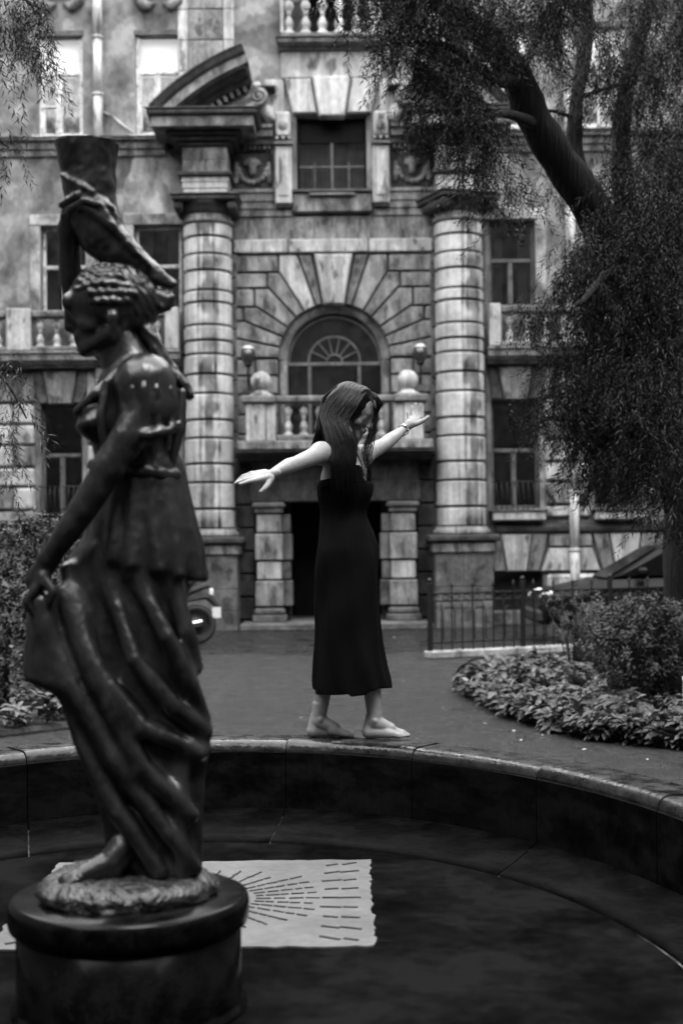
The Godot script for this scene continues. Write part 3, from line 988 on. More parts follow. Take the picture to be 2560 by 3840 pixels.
	for k in range(1, 7):
		var a := PI * k / 7.0
		var st := start()
		add_box(st, Vector3(cos(a) * 0.305, 4.765 + sin(a) * 0.305, 0), Vector3(0.29, 0.024, 0.03), 0.003, Basis(Vector3(0, 0, 1), a))
		piece("spoke", done(st), g2, w)
		if k % 2 == 1:
			var st2 := start()
			add_box(st2, Vector3(cos(a) * 0.64, 4.765 + sin(a) * 0.64, 0), Vector3(0.31, 0.018, 0.02), 0.003, Basis(Vector3(0, 0, 1), a))
			piece("spoke", done(st2), M.wood_dark, w)
	var pane := PackedVector2Array([Vector2(-0.83, 3.36), Vector2(0.83, 3.36)])
	for p in arc(Vector2(0, 4.78), 0.83, 0.0, PI, 24): pane.append(p)
	prism("pane", w, pane, -0.01, -0.004, M.glass, 0.0)
	prism("dark_leaf", w, [Vector2(-1.3, 3.12), Vector2(1.3, 3.12), Vector2(1.3, 6.0), Vector2(-1.3, 6.0)], -0.2, -0.12, M.wood_dark, 0.0)
	for x in [-0.66, -0.2, 0.2, 0.66]:
		block("leaf_panel", w, Vector3(x - 0.16, 3.45, -0.125), Vector3(x + 0.16, 4.6, -0.105), M.wood_dark, 0.008)
	# lintel course, plain frieze, bands
	for q in [[-1.775, -0.82], [-0.8, 0.62], [0.64, 1.775]]:
		block("lintel_course", b, Vector3(q[0], 6.7, 0.0), Vector3(q[1], 6.94, 0.14), M.stone_light, 0.02)
	for q in [[-1.775, -1.1], [-1.09, -0.35], [-0.34, 0.6], [0.61, 1.2], [1.21, 1.775]]:
		block("frieze_slab", b, Vector3(q[0], 6.945, 0.0), Vector3(q[1], 7.36, 0.06), M.stone, 0.006)
	for e in [-1.0, 1.0]:
		var x0 := minf(e * 0.74, e * 1.82)
		var x1 := maxf(e * 0.74, e * 1.82)
		mold("architrave", b, [[0.0, 7.37], [0.1, 7.37], [0.1, 7.5], [0.13, 7.5], [0.13, 7.63], [0.16, 7.63], [0.16, 7.76], [0.2, 7.78], [0.2, 7.84], [0.0, 7.86]], x0, x1, M.stone)
		# relief panel: mask with a garland
		block("relief_panel", b, Vector3(minf(e * 1.07, e * 1.8), 7.88, 0.0), Vector3(maxf(e * 1.07, e * 1.8), 8.5, 0.06), M.stone_grimy_shaded, 0.01)
		var cx = e * 1.43
		cap(Vector3(cx, 8.28, 0.09), Vector3(cx, 8.16, 0.1), 0.09, 0.065)
		cap(Vector3(cx, 8.2, 0.16), Vector3(cx, 8.24, 0.15), 0.022, 0.02)
		for i in 9:
			var a := PI + PI * i / 8.0
			cap(Vector3(cx + cos(a) * 0.24, 8.2 + sin(a) * 0.22, 0.07), Vector3(cx + cos(a) * 0.25, 8.2 + sin(a) * 0.23, 0.09), 0.055, 0.045)
		for i in 6:
			var a := PI * i / 5.0
			cap(Vector3(cx + cos(a) * 0.1, 8.3 + sin(a) * 0.09, 0.08), Vector3(cx + cos(a) * 0.13, 8.31 + sin(a) * 0.1, 0.09), 0.035, 0.03)
		for i in [-1.0, 1.0]:
			cap(Vector3(cx + i * 0.29, 8.32, 0.06), Vector3(cx + i * 0.3, 8.0, 0.07), 0.04, 0.05)
		piece("mask_relief", net_mesh(0.018, 0.03), M.stone_mid, b)
		# dentils and cornice of the recessed bay
		for k in 8:
			block("dentil", b, Vector3(e * 1.12 + e * k * 0.088 - 0.025, 8.56, 0.0), Vector3(e * 1.12 + e * k * 0.088 + 0.025, 8.64, 0.14), M.stone, 0.004)
		mold("bay_cornice", b, [[0.0, 8.65], [0.18, 8.65], [0.2, 8.72], [0.3, 8.76], [0.3, 8.86], [0.36, 8.9], [0.36, 8.95], [0.0, 8.98]], minf(e * 1.06, e * 1.9), maxf(e * 1.06, e * 1.9), M.stone_mid)
	# aedicule window over the arch
	var mw := sub("small_window", b, Vector3(0, 0, -0.2))
	for x in [-0.62, 0.6]:
		block("frame_stile", mw, Vector3(x - 0.02, 7.83, -0.04), Vector3(x + 0.02, 9.19, 0.04), M.wood_dark, 0.005)
	block("mullion", mw, Vector3(-0.03, 7.83, -0.03), Vector3(0.02, 8.75, 0.03), M.window_grey, 0.005)
	for x in [-0.32, 0.3]:
		block("glazing_bar", mw, Vector3(x - 0.012, 7.83, -0.02), Vector3(x + 0.012, 8.4, 0.02), M.window_grey, 0.003)
	for q in [[-0.6, -0.03], [0.02, 0.58]]:
		block("glazing_bar", mw, Vector3(q[0], 8.3, -0.02), Vector3(q[1], 8.335, 0.02), M.window_grey, 0.003)
		block("pane", mw, Vector3(q[0], 7.84, -0.008), Vector3(q[1], 8.74, -0.003), M.glass, 0.0)
	block("upper_panel", mw, Vector3(-0.6, 8.75, -0.05), Vector3(0.58, 9.19, 0.0), M.wood_dark, 0.01)
	block("dim_curtain", mw, Vector3(-0.64, 7.8, -0.2), Vector3(0.62, 9.2, -0.18), M.curtain, 0.0)
	block("window_sill", b, Vector3(-0.72, 7.77, -0.1), Vector3(0.7, 7.815, 0.24), M.metal_sheet, 0.006)
	block("apron", b, Vector3(-0.71, 7.42, 0.0), Vector3(0.69, 7.765, 0.17), M.stone, 0.02)
	block("apron_sill", b, Vector3(-0.42, 7.7, 0.17), Vector3(0.4, 7.74, 0.26), M.stone, 0.01)
	for e in [-1.0, 1.0]:
		block("pilaster", b, Vector3(minf(e * 0.72, e * 1.02), 7.56, 0.0), Vector3(maxf(e * 0.72, e * 1.02), 8.6, 0.24), M.stone_light, 0.02)
		block("pilaster_panel", b, Vector3(minf(e * 0.79, e * 0.95), 7.7, 0.24), Vector3(maxf(e * 0.79, e * 0.95), 8.5, 0.26), M.stone_limed, 0.015)
		block("pilaster_foot", b, Vector3(minf(e * 0.74, e * 1.0), 7.5, 0.0), Vector3(maxf(e * 0.74, e * 1.0), 7.555, 0.2), M.stone_grimy_shaded, 0.01)
		block("pilaster_cap", b, Vector3(minf(e * 0.7, e * 1.04), 8.605, 0.0), Vector3(maxf(e * 0.7, e * 1.04), 8.66, 0.3), M.stone_mid, 0.015)
		for k in 3:
			cap(Vector3(e * (0.76 + k * 0.11), 8.7, 0.2), Vector3(e * (0.76 + k * 0.11), 8.72, 0.28), 0.04, 0.035)
		piece("guttae", net_mesh(0.016, 0.01), M.stone_light, b)
		block("console", b, Vector3(minf(e * 0.74, e * 1.0), 8.76, 0.0), Vector3(maxf(e * 0.74, e * 1.0), 9.2, 0.28), M.stone_light, 0.03)
		lathe("rosette", b, [[0.0, 0.0], [0.075, 0.0], [0.08, 0.02], [0.06, 0.035], [0.045, 0.025], [0.02, 0.05], [0.0, 0.055]], M.stone, Vector3(e * 0.87, 8.95, 0.28), 14).rotation.x = PI / 2
		# scroll from the pediment down to the window
		tube("scroll_bracket", b, [Vector3(e * 1.36, 9.72, 0.22), Vector3(e * 1.28, 9.55, 0.24), Vector3(e * 1.3, 9.36, 0.24), Vector3(e * 1.14, 9.2, 0.22), Vector3(e * 1.06, 9.05, 0.2)], [0.08, 0.1, 0.11, 0.13, 0.1], M.stone_light, 10)
		# flat arch over the window
		prism("flat_arch_stone", b, [Vector2(e * 0.27, 9.22), Vector2(e * 0.7, 9.22), Vector2(e * 0.83, 9.84), Vector2(e * 0.37, 9.84)], 0.0, 0.12, M.stone_limed, 0.02)
		block("spandrel", b, Vector3(minf(e * 0.86, e * 1.2), 9.22, 0.0), Vector3(maxf(e * 0.86, e * 1.2), 9.84, 0.08), M.stone_light, 0.02)
	prism("keystone", b, [Vector2(-0.22, 9.12), Vector2(0.22, 9.12), Vector2(0.34, 9.84), Vector2(-0.34, 9.84)], 0.0, 0.26, M.stone_limed, 0.03)
	block("attic_slab", b, Vector3(-0.9, 9.85, 0.0), Vector3(0.9, 10.34, 0.1), M.stone_limed, 0.02)
	mold("attic_cornice", b, [[0.0, 10.34], [0.16, 10.34], [0.2, 10.4], [0.36, 10.42], [0.38, 10.48], [0.0, 10.5]], -0.95, 0.95, M.stone_mid)
	block("attic_lead", b, Vector3(-0.98, 10.5, 0.0), Vector3(0.98, 10.525, 0.4), M.metal_sheet, 0.005)
	balustrade(b, -0.9, 0.9, 10.53, 11.42, 0.2, 6, M.stone_limed, [[-0.9, -0.84], [0.84, 0.9]])
	prism("balcony_door", b, [Vector2(-0.5, 10.6), Vector2(0.5, 10.6), Vector2(0.5, 12.6), Vector2(-0.5, 12.6)], 0.0, 0.03, M.wood_dark, 0.0)
	# columns, their piers of entablature and the broken segmental pediment
	for e in [-1.0, 1.0]:
		var x: float = e * 2.22
		for k in 12:
			block("pilaster_block", b, Vector3(x - 0.5, 1.66 + k * 0.46, 0.0), Vector3(x + 0.5, 1.66 + k * 0.46 + 0.44, 0.1), M.stone_grey, 0.02)
		column(b, x, -e)
		var en := sub("entablature", b, Vector3(x, 0, 0))
		for q in [[0.38, 7.615, 7.72, 0.74], [0.395, 7.722, 7.83, 0.755], [0.41, 7.832, 7.93, 0.77]]:
			block("fascia", en, Vector3(-q[0], q[1], 0.0), Vector3(q[0], q[2], q[3]), M.stone_light, 0.006)
		block("architrave_cap", en, Vector3(-0.47, 7.932, 0.0), Vector3(0.47, 8.0, 0.84), M.stone_grimy_shaded, 0.015)
		for q in [[-0.39, -0.005, 8.0, 8.22], [0.005, 0.39, 8.0, 8.22], [-0.39, 0.39, 8.225, 8.45]]:
			block("frieze_stone", en, Vector3(q[0], q[2], 0.0), Vector3(q[1], q[3], 0.76), M.stone, 0.008)
		for q in [[0.46, 8.45, 8.52, 0.83], [0.56, 8.522, 8.6, 0.92], [0.66, 8.602, 8.68, 1.02]]:
			block("bed_mould", en, Vector3(-q[0], q[1], 0.0), Vector3(q[0], q[2], q[3]), M.stone_grimy_shaded, 0.02)
		block("corona", en, Vector3(-0.88, 8.682, 0.0), Vector3(0.88, 8.87, 1.2), M.stone_mid, 0.012)
		block("cymatium", en, Vector3(-0.95, 8.872, 0.0), Vector3(0.95, 8.98, 1.27), M.stone_grimy_shaded, 0.04)
		block("cornice_lead", en, Vector3(-0.97, 8.98, 0.0), Vector3(0.97, 9.0, 1.29), M.metal_sheet, 0.006)
		# pediment wing: arc about the portal's axis
		var pd := sub("pediment_wing", b)
		var a0 = PI / 2 - asin(3.12 / 4.34) * e
		var a1 = PI / 2 - asin(1.52 / 4.34) * e
		var pc := Vector2(0, 6.0)
		piece("gable_cymatium", arc_sweep([[4.2, 0.0], [4.2, 1.2], [4.24, 1.24], [4.34, 1.28], [4.34, 0.0]], pc, a0, a1, 24), M.stone_grimy_shaded, pd)
		piece("gable_corona", arc_sweep([[4.05, 0.0], [4.05, 1.18], [4.198, 1.18], [4.198, 0.0]], pc, a0 + e * 0.01, a1, 24), M.stone, pd)
		piece("gable_bed", arc_sweep([[3.86, 0.0], [3.86, 0.66], [3.92, 0.72], [3.96, 0.86], [4.048, 0.92], [4.048, 0.0]], pc, a0 + e * 0.05, a1 - e * 0.02, 24), M.stone_grimy_shaded, pd)
		piece("gable_lead", arc_sweep([[4.342, 0.0], [4.342, 1.3], [4.36, 1.3], [4.36, 0.0]], pc, a0, a1 + e * -0.002, 24), M.metal_sheet, pd)
		for k in 9:
			var a = a0 + (a1 - a0) * (0.28 + 0.075 * k)
			var st := start()
			add_box(st, Vector3(cos(a) * 3.8, 6.0 + sin(a) * 3.8, 0.36), Vector3(0.11, 0.06, 0.62), 0.006, Basis(Vector3(0, 0, 1), a))
			piece("dentil", done(st), M.stone_mid, pd)
		var tym := [Vector2(e * 3.0, 9.0), Vector2(e * 1.5, 9.0)]
		for k in 10:
			var a = PI / 2 - asin((1.5 + 1.4 * k / 9.0) / 3.82) * e
			tym.append(pc + Vector2(cos(a), sin(a)) * 3.82)
		prism("tympanum", pd, tym, 0.0, 0.3, M.stone_mid, 0.0)
		piece("inner_scroll", arc_sweep([[3.3, 0.0], [3.3, 0.5], [3.4, 0.56], [3.52, 0.5], [3.6, 0.56], [3.7, 0.5], [3.7, 0.0]], Vector2(0, 6.08), PI / 2 - asin(1.9 / 3.5) * e, PI / 2 - asin(1.38 / 3.5) * e, 10), M.stone_mid, pd)
		spiral(pd, Vector3(e * 1.3, 9.42, 0.42), e, 0.17, M.stone)
		block("scroll_ledge", pd, Vector3(minf(e * 1.0, e * 1.4), 9.6, 0.0), Vector3(maxf(e * 1.0, e * 1.4), 9.64, 0.4), M.stone_grimy_shaded, 0.01)

func entrance(b: Node3D) -> void:
	# pedestals of the great columns
	for e in [-1.0, 1.0]:
		var x: float = e * 2.22
		var p := sub("column_pedestal", b, Vector3(x, 0, 0))
		block("cap", p, Vector3(-0.62, 1.5, 0.0), Vector3(0.62, 1.62, 0.98), M.stone_grimy_shaded, 0.03)
		block("cap_moulding", p, Vector3(-0.55, 1.3, 0.0), Vector3(0.55, 1.498, 0.9), M.stone, 0.03)
		for q in [[-0.5, -0.02, 0.72, 1.295], [-0.015, 0.5, 0.72, 1.295], [-0.5, 0.12, 0.34, 0.712], [0.125, 0.5, 0.34, 0.712], [-0.5, 0.5, 0.0, 0.332]]:
			block("pedestal_slab", p, Vector3(q[0], q[2], 0.0), Vector3(q[1], q[3], 0.85), M.stone_grey, 0.008)
	# porch recess: walls, ceiling, door leaves
	for e in [-1.0, 1.0]:
		block("porch_wall", b, Vector3(minf(e * 1.4, e * 1.78), 0.0, -1.7), Vector3(maxf(e * 1.4, e * 1.78), 3.1, -0.02), M.stone_grimy_shaded, 0.0)
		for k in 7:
			block("porch_block", b, Vector3(minf(e * 1.45, e * 1.775), 0.15 + k * 0.41, 0.0), Vector3(maxf(e * 1.45, e * 1.775), 0.15 + k * 0.41 + 0.385, 0.14 if k % 2 else 0.12), M.stone_grimy_shaded, 0.02)
		block("porch_jamb", b, Vector3(minf(e * 0.82, e * 1.395), 0.12, -0.6), Vector3(maxf(e * 0.82, e * 1.395), 3.1, -0.03), M.stone_grimy_shaded, 0.01)
	block("porch_ceiling", b, Vector3(-1.4, 3.0, -1.7), Vector3(1.4, 3.1, -0.62), M.stone_grimy_shaded, 0.0)
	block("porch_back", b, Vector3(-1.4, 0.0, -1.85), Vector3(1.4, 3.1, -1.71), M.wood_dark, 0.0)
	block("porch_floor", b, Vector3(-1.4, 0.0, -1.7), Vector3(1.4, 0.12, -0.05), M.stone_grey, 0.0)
	for x in [-0.41, 0.41]:
		var d := sub("door", b, Vector3(x, 0.12, -1.5))
		block("leaf", d, Vector3(-0.4, 0.0, -0.03), Vector3(0.4, 2.5, 0.03), M.wood_dark, 0.01)
		for y in [[0.15, 0.9], [1.05, 1.7], [1.8, 2.4]]:
			block("leaf_panel", d, Vector3(-0.3, y[0], 0.03), Vector3(0.3, y[1], 0.045), M.wood_dark, 0.01)
		tube("handle", d, [Vector3(-signf(x) * 0.33, 1.0, 0.07), Vector3(-signf(x) * 0.33, 1.25, 0.07)], [0.012, 0.012], M.steel, 6)
	# banded door pillars carrying the balcony
	for e in [-1.0, 1.0]:
		var p := sub("door_pillar", b, Vector3(e * 1.18, 0, 0.24))
		block("base_plinth", p, Vector3(-0.3, 0.12, -0.25), Vector3(0.3, 0.24, 0.3), M.stone_grey, 0.015)
		block("base_moulding", p, Vector3(-0.27, 0.242, -0.25), Vector3(0.27, 0.36, 0.27), M.stone_grey, 0.04)
		var ys := [0.38, 0.85, 1.19, 1.68, 2.02]
		for k in 4:
			var wd := 0.245 if k % 2 == 0 else 0.215
			block("pillar_block", p, Vector3(-wd, ys[k] + 0.012, -0.25), Vector3(wd, ys[k + 1] - 0.012, wd + 0.01), M.stone if k != 1 else M.stone_light, 0.02)
			block("pillar_block", p, Vector3(minf(-e * wd - e * 0.16, -e * wd), ys[k] + 0.012, -0.25), Vector3(maxf(-e * wd - e * 0.16, -e * wd) - 0.0, ys[k + 1] - 0.012, wd - 0.12), M.stone_grey, 0.015)
		block("capital", p, Vector3(-0.25, 2.03, -0.25), Vector3(0.25, 2.12, 0.26), M.stone_grey, 0.02)
		block("capital", p, Vector3(-0.29, 2.122, -0.25), Vector3(0.29, 2.22, 0.3), M.stone_grey, 0.03)
	block("porch_architrave", b, Vector3(-1.5, 2.225, -0.05), Vector3(1.5, 2.6, 0.46), M.stone_grimy_shaded, 0.02)
	block("porch_frieze", b, Vector3(-1.46, 2.602, -0.05), Vector3(1.46, 2.95, 0.42), M.stone_grimy_shaded, 0.01)
	mold("porch_cornice", b, [[-0.03, 2.952], [0.5, 2.952], [0.55, 3.0], [0.7, 3.04], [0.9, 3.08], [0.9, 3.118], [-0.03, 3.118]], -1.72, 1.72, M.stone_grimy_shaded)
	block("balcony_slab", b, Vector3(-1.7, 3.12, -0.28), Vector3(1.7, 3.28, 0.93), M.stone, 0.02)
	# balcony balustrade with ball finials
	var g := sub("balcony_balustrade", b)
	block("base_rail", g, Vector3(-1.02, 3.282, 0.58), Vector3(1.02, 3.38, 0.86), M.stone_mid, 0.02)
	block("hand_rail", g, Vector3(-1.02, 3.94, 0.56), Vector3(1.02, 4.06, 0.88), M.stone_mid, 0.03)
	for k in 7:
		lathe("baluster", g, baluster_prof(0.555), M.stone_light, Vector3(-0.81 + k * 0.27, 3.382, 0.72), 18)
	for e in [-1.0, 1.0]:
		block("pedestal", g, Vector3(minf(e * 1.2, e * 1.54), 3.282, 0.5), Vector3(maxf(e * 1.2, e * 1.54), 3.93, 0.88), M.stone_light, 0.012)
		block("half_pedestal", g, Vector3(minf(e * 1.025, e * 1.198), 3.282, 0.56), Vector3(maxf(e * 1.025, e * 1.198), 3.93, 0.84), M.stone_light, 0.012)
		block("pedestal_cap", g, Vector3(minf(e * 1.022, e * 1.62), 3.932, 0.44), Vector3(maxf(e * 1.022, e * 1.62), 4.07, 0.94), M.stone_mid, 0.03)
		lathe("finial_foot", g, [[0.0, 0.0], [0.2, 0.0], [0.2, 0.03], [0.13, 0.06], [0.11, 0.1], [0.0, 0.1]], M.stone_light, Vector3(e * 1.28, 4.07, 0.7), 20)
		lathe("ball_finial", g, ball_prof(0.18, 14), M.stone_light, Vector3(e * 1.28, 4.33, 0.7), 22)
		# globe lamps on brackets (not lit)
		var l := sub("globe_lamp", b, Vector3(e * 1.52, 4.42, 0.42))
		tube("bracket", l, [Vector3(0, 0.0, -0.36), Vector3(0, -0.1, -0.2), Vector3(0, -0.06, -0.04), Vector3(0, 0.1, 0), Vector3(0, 0.24, 0)], [0.02, 0.02, 0.02, 0.025, 0.03], M.iron, 8)
		lathe("holder", l, [[0.0, 0.2], [0.05, 0.2], [0.075, 0.25], [0.07, 0.28], [0.0, 0.28]], M.iron, Vector3.ZERO, 14)
		lathe("globe", l, [[0.0, 0.26], [0.07, 0.27], [0.12, 0.33], [0.135, 0.41], [0.12, 0.49], [0.08, 0.53], [0.0, 0.54]], M.smoked_glass, Vector3.ZERO, 20)
		lathe("globe_cap", l, [[0.0, 0.531], [0.1, 0.515], [0.095, 0.545], [0.05, 0.575], [0.0, 0.58]], M.plate_white, Vector3.ZERO, 18)
		block("back_plate", l, Vector3(-0.04, -0.1, -0.4), Vector3(0.04, 0.1, -0.35), M.iron, 0.005)
	# steps
	block("step", b, Vector3(-1.66, 0.0, -0.05), Vector3(1.66, 0.118, 1.15), M.stone_grey, 0.02)

# ---------------------------------------------------------------- oval basin
const POOL := Vector3(-0.555, 0.0, -3.86)

func oval(t: float, a: float, b: float, s: float, y: float) -> Vector3:
	var n := Vector2(cos(t) / a, sin(t) / b).normalized()
	return Vector3(a * cos(t) + n.x * s, y, -(b * sin(t) + n.y * s))

func oval_sweep(prof: Array, a: float, b: float, t0: float, t1: float, n: int) -> ArrayMesh:
	var st := start()
	st.set_smooth_group(0)
	var c := Vector2.ZERO
	for p in prof: c += Vector2(p[0], p[1]) / prof.size()
	for j in prof.size():
		var p: Array = prof[j]
		var q: Array = prof[(j + 1) % prof.size()]
		st.set_smooth_group(0 if j > 0 and j < prof.size() - 3 else -1)
		for k in n:
			var u := t0 + (t1 - t0) * k / n
			var v := t0 + (t1 - t0) * (k + 1) / n
			var A := oval(u, a, b, p[0], p[1])
			var B := oval(u, a, b, q[0], q[1])
			var C := oval(v, a, b, q[0], q[1])
			var D := oval(v, a, b, p[0], p[1])
			quad(st, A, B, C, D, (A + B + C + D) * 0.25 - oval((u + v) * 0.5, a, b, c.x, c.y))
	st.set_smooth_group(-1)
	var poly := PackedVector2Array()
	for p in prof: poly.append(Vector2(p[0], p[1]))
	var ix := Geometry2D.triangulate_polygon(poly)
	for e in [[t0, -1.0], [t1, 1.0]]:
		var tang = (oval(e[0] + 0.01, a, b, 0, 0) - oval(e[0], a, b, 0, 0)) * e[1]
		for i in range(0, ix.size(), 3):
			tri(st, oval(e[0], a, b, poly[ix[i]].x, poly[ix[i]].y), oval(e[0], a, b, poly[ix[i + 1]].x, poly[ix[i + 1]].y), oval(e[0], a, b, poly[ix[i + 2]].x, poly[ix[i + 2]].y), tang)
	return done(st)

func disc(a: float, b: float, y: float, n := 72) -> ArrayMesh:
	var st := start()
	for k in n:
		tri(st, Vector3(0, y, 0), oval(TAU * k / n, a, b, 0, y), oval(TAU * (k + 1) / n, a, b, 0, y), Vector3.UP)
	return done(st)

func basin() -> void:
	var p := thing("fountain_basin", "low oval fountain basin of dark wet granite in the foreground", "fountain", POOL)
	var joints := [8.0, 26.0, 44.0, 62.5, 81.0, 99.0, 117.0, 136.0, 155.0, 174.0, 193.0, 212.0, 231.0, 250.0, 269.0, 288.0, 307.0, 326.0, 347.0, 368.0]
	var A := 1.85
	var B := 2.715
	var prof := [[0.0, 0.285], [0.0, 0.588], [0.003, 0.602], [0.011, 0.615], [0.022, 0.624], [0.04, 0.63], [0.2, 0.63], [0.23, 0.622], [0.246, 0.6], [0.252, 0.56], [0.255, 0.0], [0.03, 0.0]]
	for k in joints.size() - 1:
		var g := 0.0012
		var o := piece("rim_block", oval_sweep(prof, A, B, deg_to_rad(joints[k]) + g, deg_to_rad(joints[k + 1]) - g, 8), M.granite, p)
		o.position.y = [0.0, 0.003, -0.003, 0.002][k % 4]
	piece("wall_core", oval_sweep([[0.02, 0.2], [0.02, 0.6], [0.235, 0.6], [0.235, 0.01], [0.15, 0.01]], A, B, 0.0, TAU, 96), M.mortar_sooty, p)
	for k in joints.size() - 1:
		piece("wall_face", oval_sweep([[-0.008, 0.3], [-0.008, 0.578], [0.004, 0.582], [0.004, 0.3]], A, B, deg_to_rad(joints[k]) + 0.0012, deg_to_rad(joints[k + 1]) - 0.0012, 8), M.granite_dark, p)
	# sloping ledge of slabs between wall and floor
	for k in range(0, joints.size() - 1, 2):
		var t0 := deg_to_rad(joints[k]) + 0.0016
		var t1 := deg_to_rad(joints[mini(k + 2, joints.size() - 1)]) - 0.0016
		var st := start()
		st.set_smooth_group(0)
		for i in 14:
			var u := lerpf(t0, t1, i / 14.0)
			var v := lerpf(t0, t1, (i + 1) / 14.0)
			for j in 4:
				var P := func(t: float, f: float) -> Vector3: return oval(t, A, B, -0.014, 0.325 - 0.018 * sqrt(f)).lerp(oval(t, 1.565, 2.095, 0, 0.304), f)
				quad(st, P.call(u, j / 4.0), P.call(u, (j + 1) / 4.0), P.call(v, (j + 1) / 4.0), P.call(v, j / 4.0), Vector3.UP)
			quad(st, oval(u, 1.565, 2.095, 0, 0.304), oval(v, 1.565, 2.095, 0, 0.304), oval(v, 1.565, 2.095, 0, 0.28), oval(u, 1.565, 2.095, 0, 0.28), -oval(u, 1, 1, 0, 0))
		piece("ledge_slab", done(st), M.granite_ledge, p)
	piece("mortar_bed", disc(1.86, 2.73, 0.287), M.lime_mortar, p)
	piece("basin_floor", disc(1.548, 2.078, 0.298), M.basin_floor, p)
	# white sun panel let into the floor
	rng.seed = 7
	var pan := thing("sun_panel", "white panel with dark radiating dashes set in the basin floor behind the statue", "mosaic", Vector3(-0.51, 0.2985, -4.975))
	var e := PackedVector2Array()
	for side in [[Vector2(-0.6, 0.59), Vector2(0.605, 0.59)], [Vector2(0.605, 0.59), Vector2(0.6, -0.585)], [Vector2(0.6, -0.585), Vector2(-0.6, -0.585)], [Vector2(-0.6, -0.585), Vector2(-0.6, 0.59)]]:
		for k in 40:
			e.append(side[0].lerp(side[1], k / 40.0) + Vector2(rng.randf_range(-0.008, 0.008), rng.randf_range(-0.008, 0.008)))
	var st := start()
	add_prism(st, e, 0.0, 0.006, 0.0, Transform3D(Basis(Vector3.RIGHT, Vector3(0, 0, -1), Vector3.UP), Vector3.ZERO))
	piece("plaster_field", done(st), M.white_panel, pan)
	for k in 34:
		var a := TAU * k / 34.0
		var r0 := 0.2
		for j in 5:
			var ln := rng.randf_range(0.025, 0.055)
			var st2 := start()
			add_box(st2, Vector3.ZERO, Vector3(ln, 0.004, rng.randf_range(0.005, 0.01)), 0.0)
			piece("ray_dash", done(st2), M.panel_dash, pan, Vector3(cos(a) * (r0 + ln * 0.5), 0.0075, sin(a) * (r0 + ln * 0.5)), Vector3(0, -a + rng.randf_range(-0.12, 0.12), 0))
			r0 += ln + rng.randf_range(0.004, 0.014)
	for s in [-1.0, 1.0]:
		for k in 9:
			var z := -0.5 + k * 0.125
			var a := atan2(z, s * 0.9)
			for j in 2:
				piece("border_dash", box_mesh(Vector3(0.05 + 0.012 * ((k + j) % 3), 0.004, 0.011), 0.0), M.panel_dash, pan, Vector3(s * (0.46 + j * 0.066), 0.0075, z + (0.066 * j) * tan(a) * s * 0.5), Vector3(0, -a + rng.randf_range(-0.1, 0.1), 0))
	# pedestal
	var pd := thing("pedestal", "round polished granite pedestal with a thick lip under the bronze statue", "pedestal", POOL + Vector3(-0.028, 0.296, 0.0))
	lathe("drum", pd, [[0.0, 0.0], [0.315, 0.0], [0.315, 0.012], [0.302, 0.02], [0.3, 0.03], [0.3, 0.215], [0.0, 0.215]], M.granite_polished, Vector3.ZERO, 72)
	lathe("lip", pd, [[0.0, 0.212], [0.296, 0.212], [0.305, 0.222], [0.318, 0.232], [0.323, 0.25], [0.323, 0.285], [0.318, 0.3], [0.305, 0.306], [0.0, 0.307]], M.granite_polished, Vector3.ZERO, 72)

# ---------------------------------------------------------------- bronze figure; modelled in units of 1/846 m, x to the right, y up from the foot, z towards the viewer
const U := 1.0 / 846.0

func sv(x: float, y: float, z := 0.0) -> Vector3:
	return Vector3((x - 295.0) * U, (2000.0 - y) * U, z * U)

func sc(pts: Array, rad: Array, sq := Vector3.ONE) -> void:
	var a := []
	var r := []
	for p in pts: a.append(sv(p[0], p[1], p[2]))
	for q in rad: r.append(q * U)
	chain(a, r, sq)

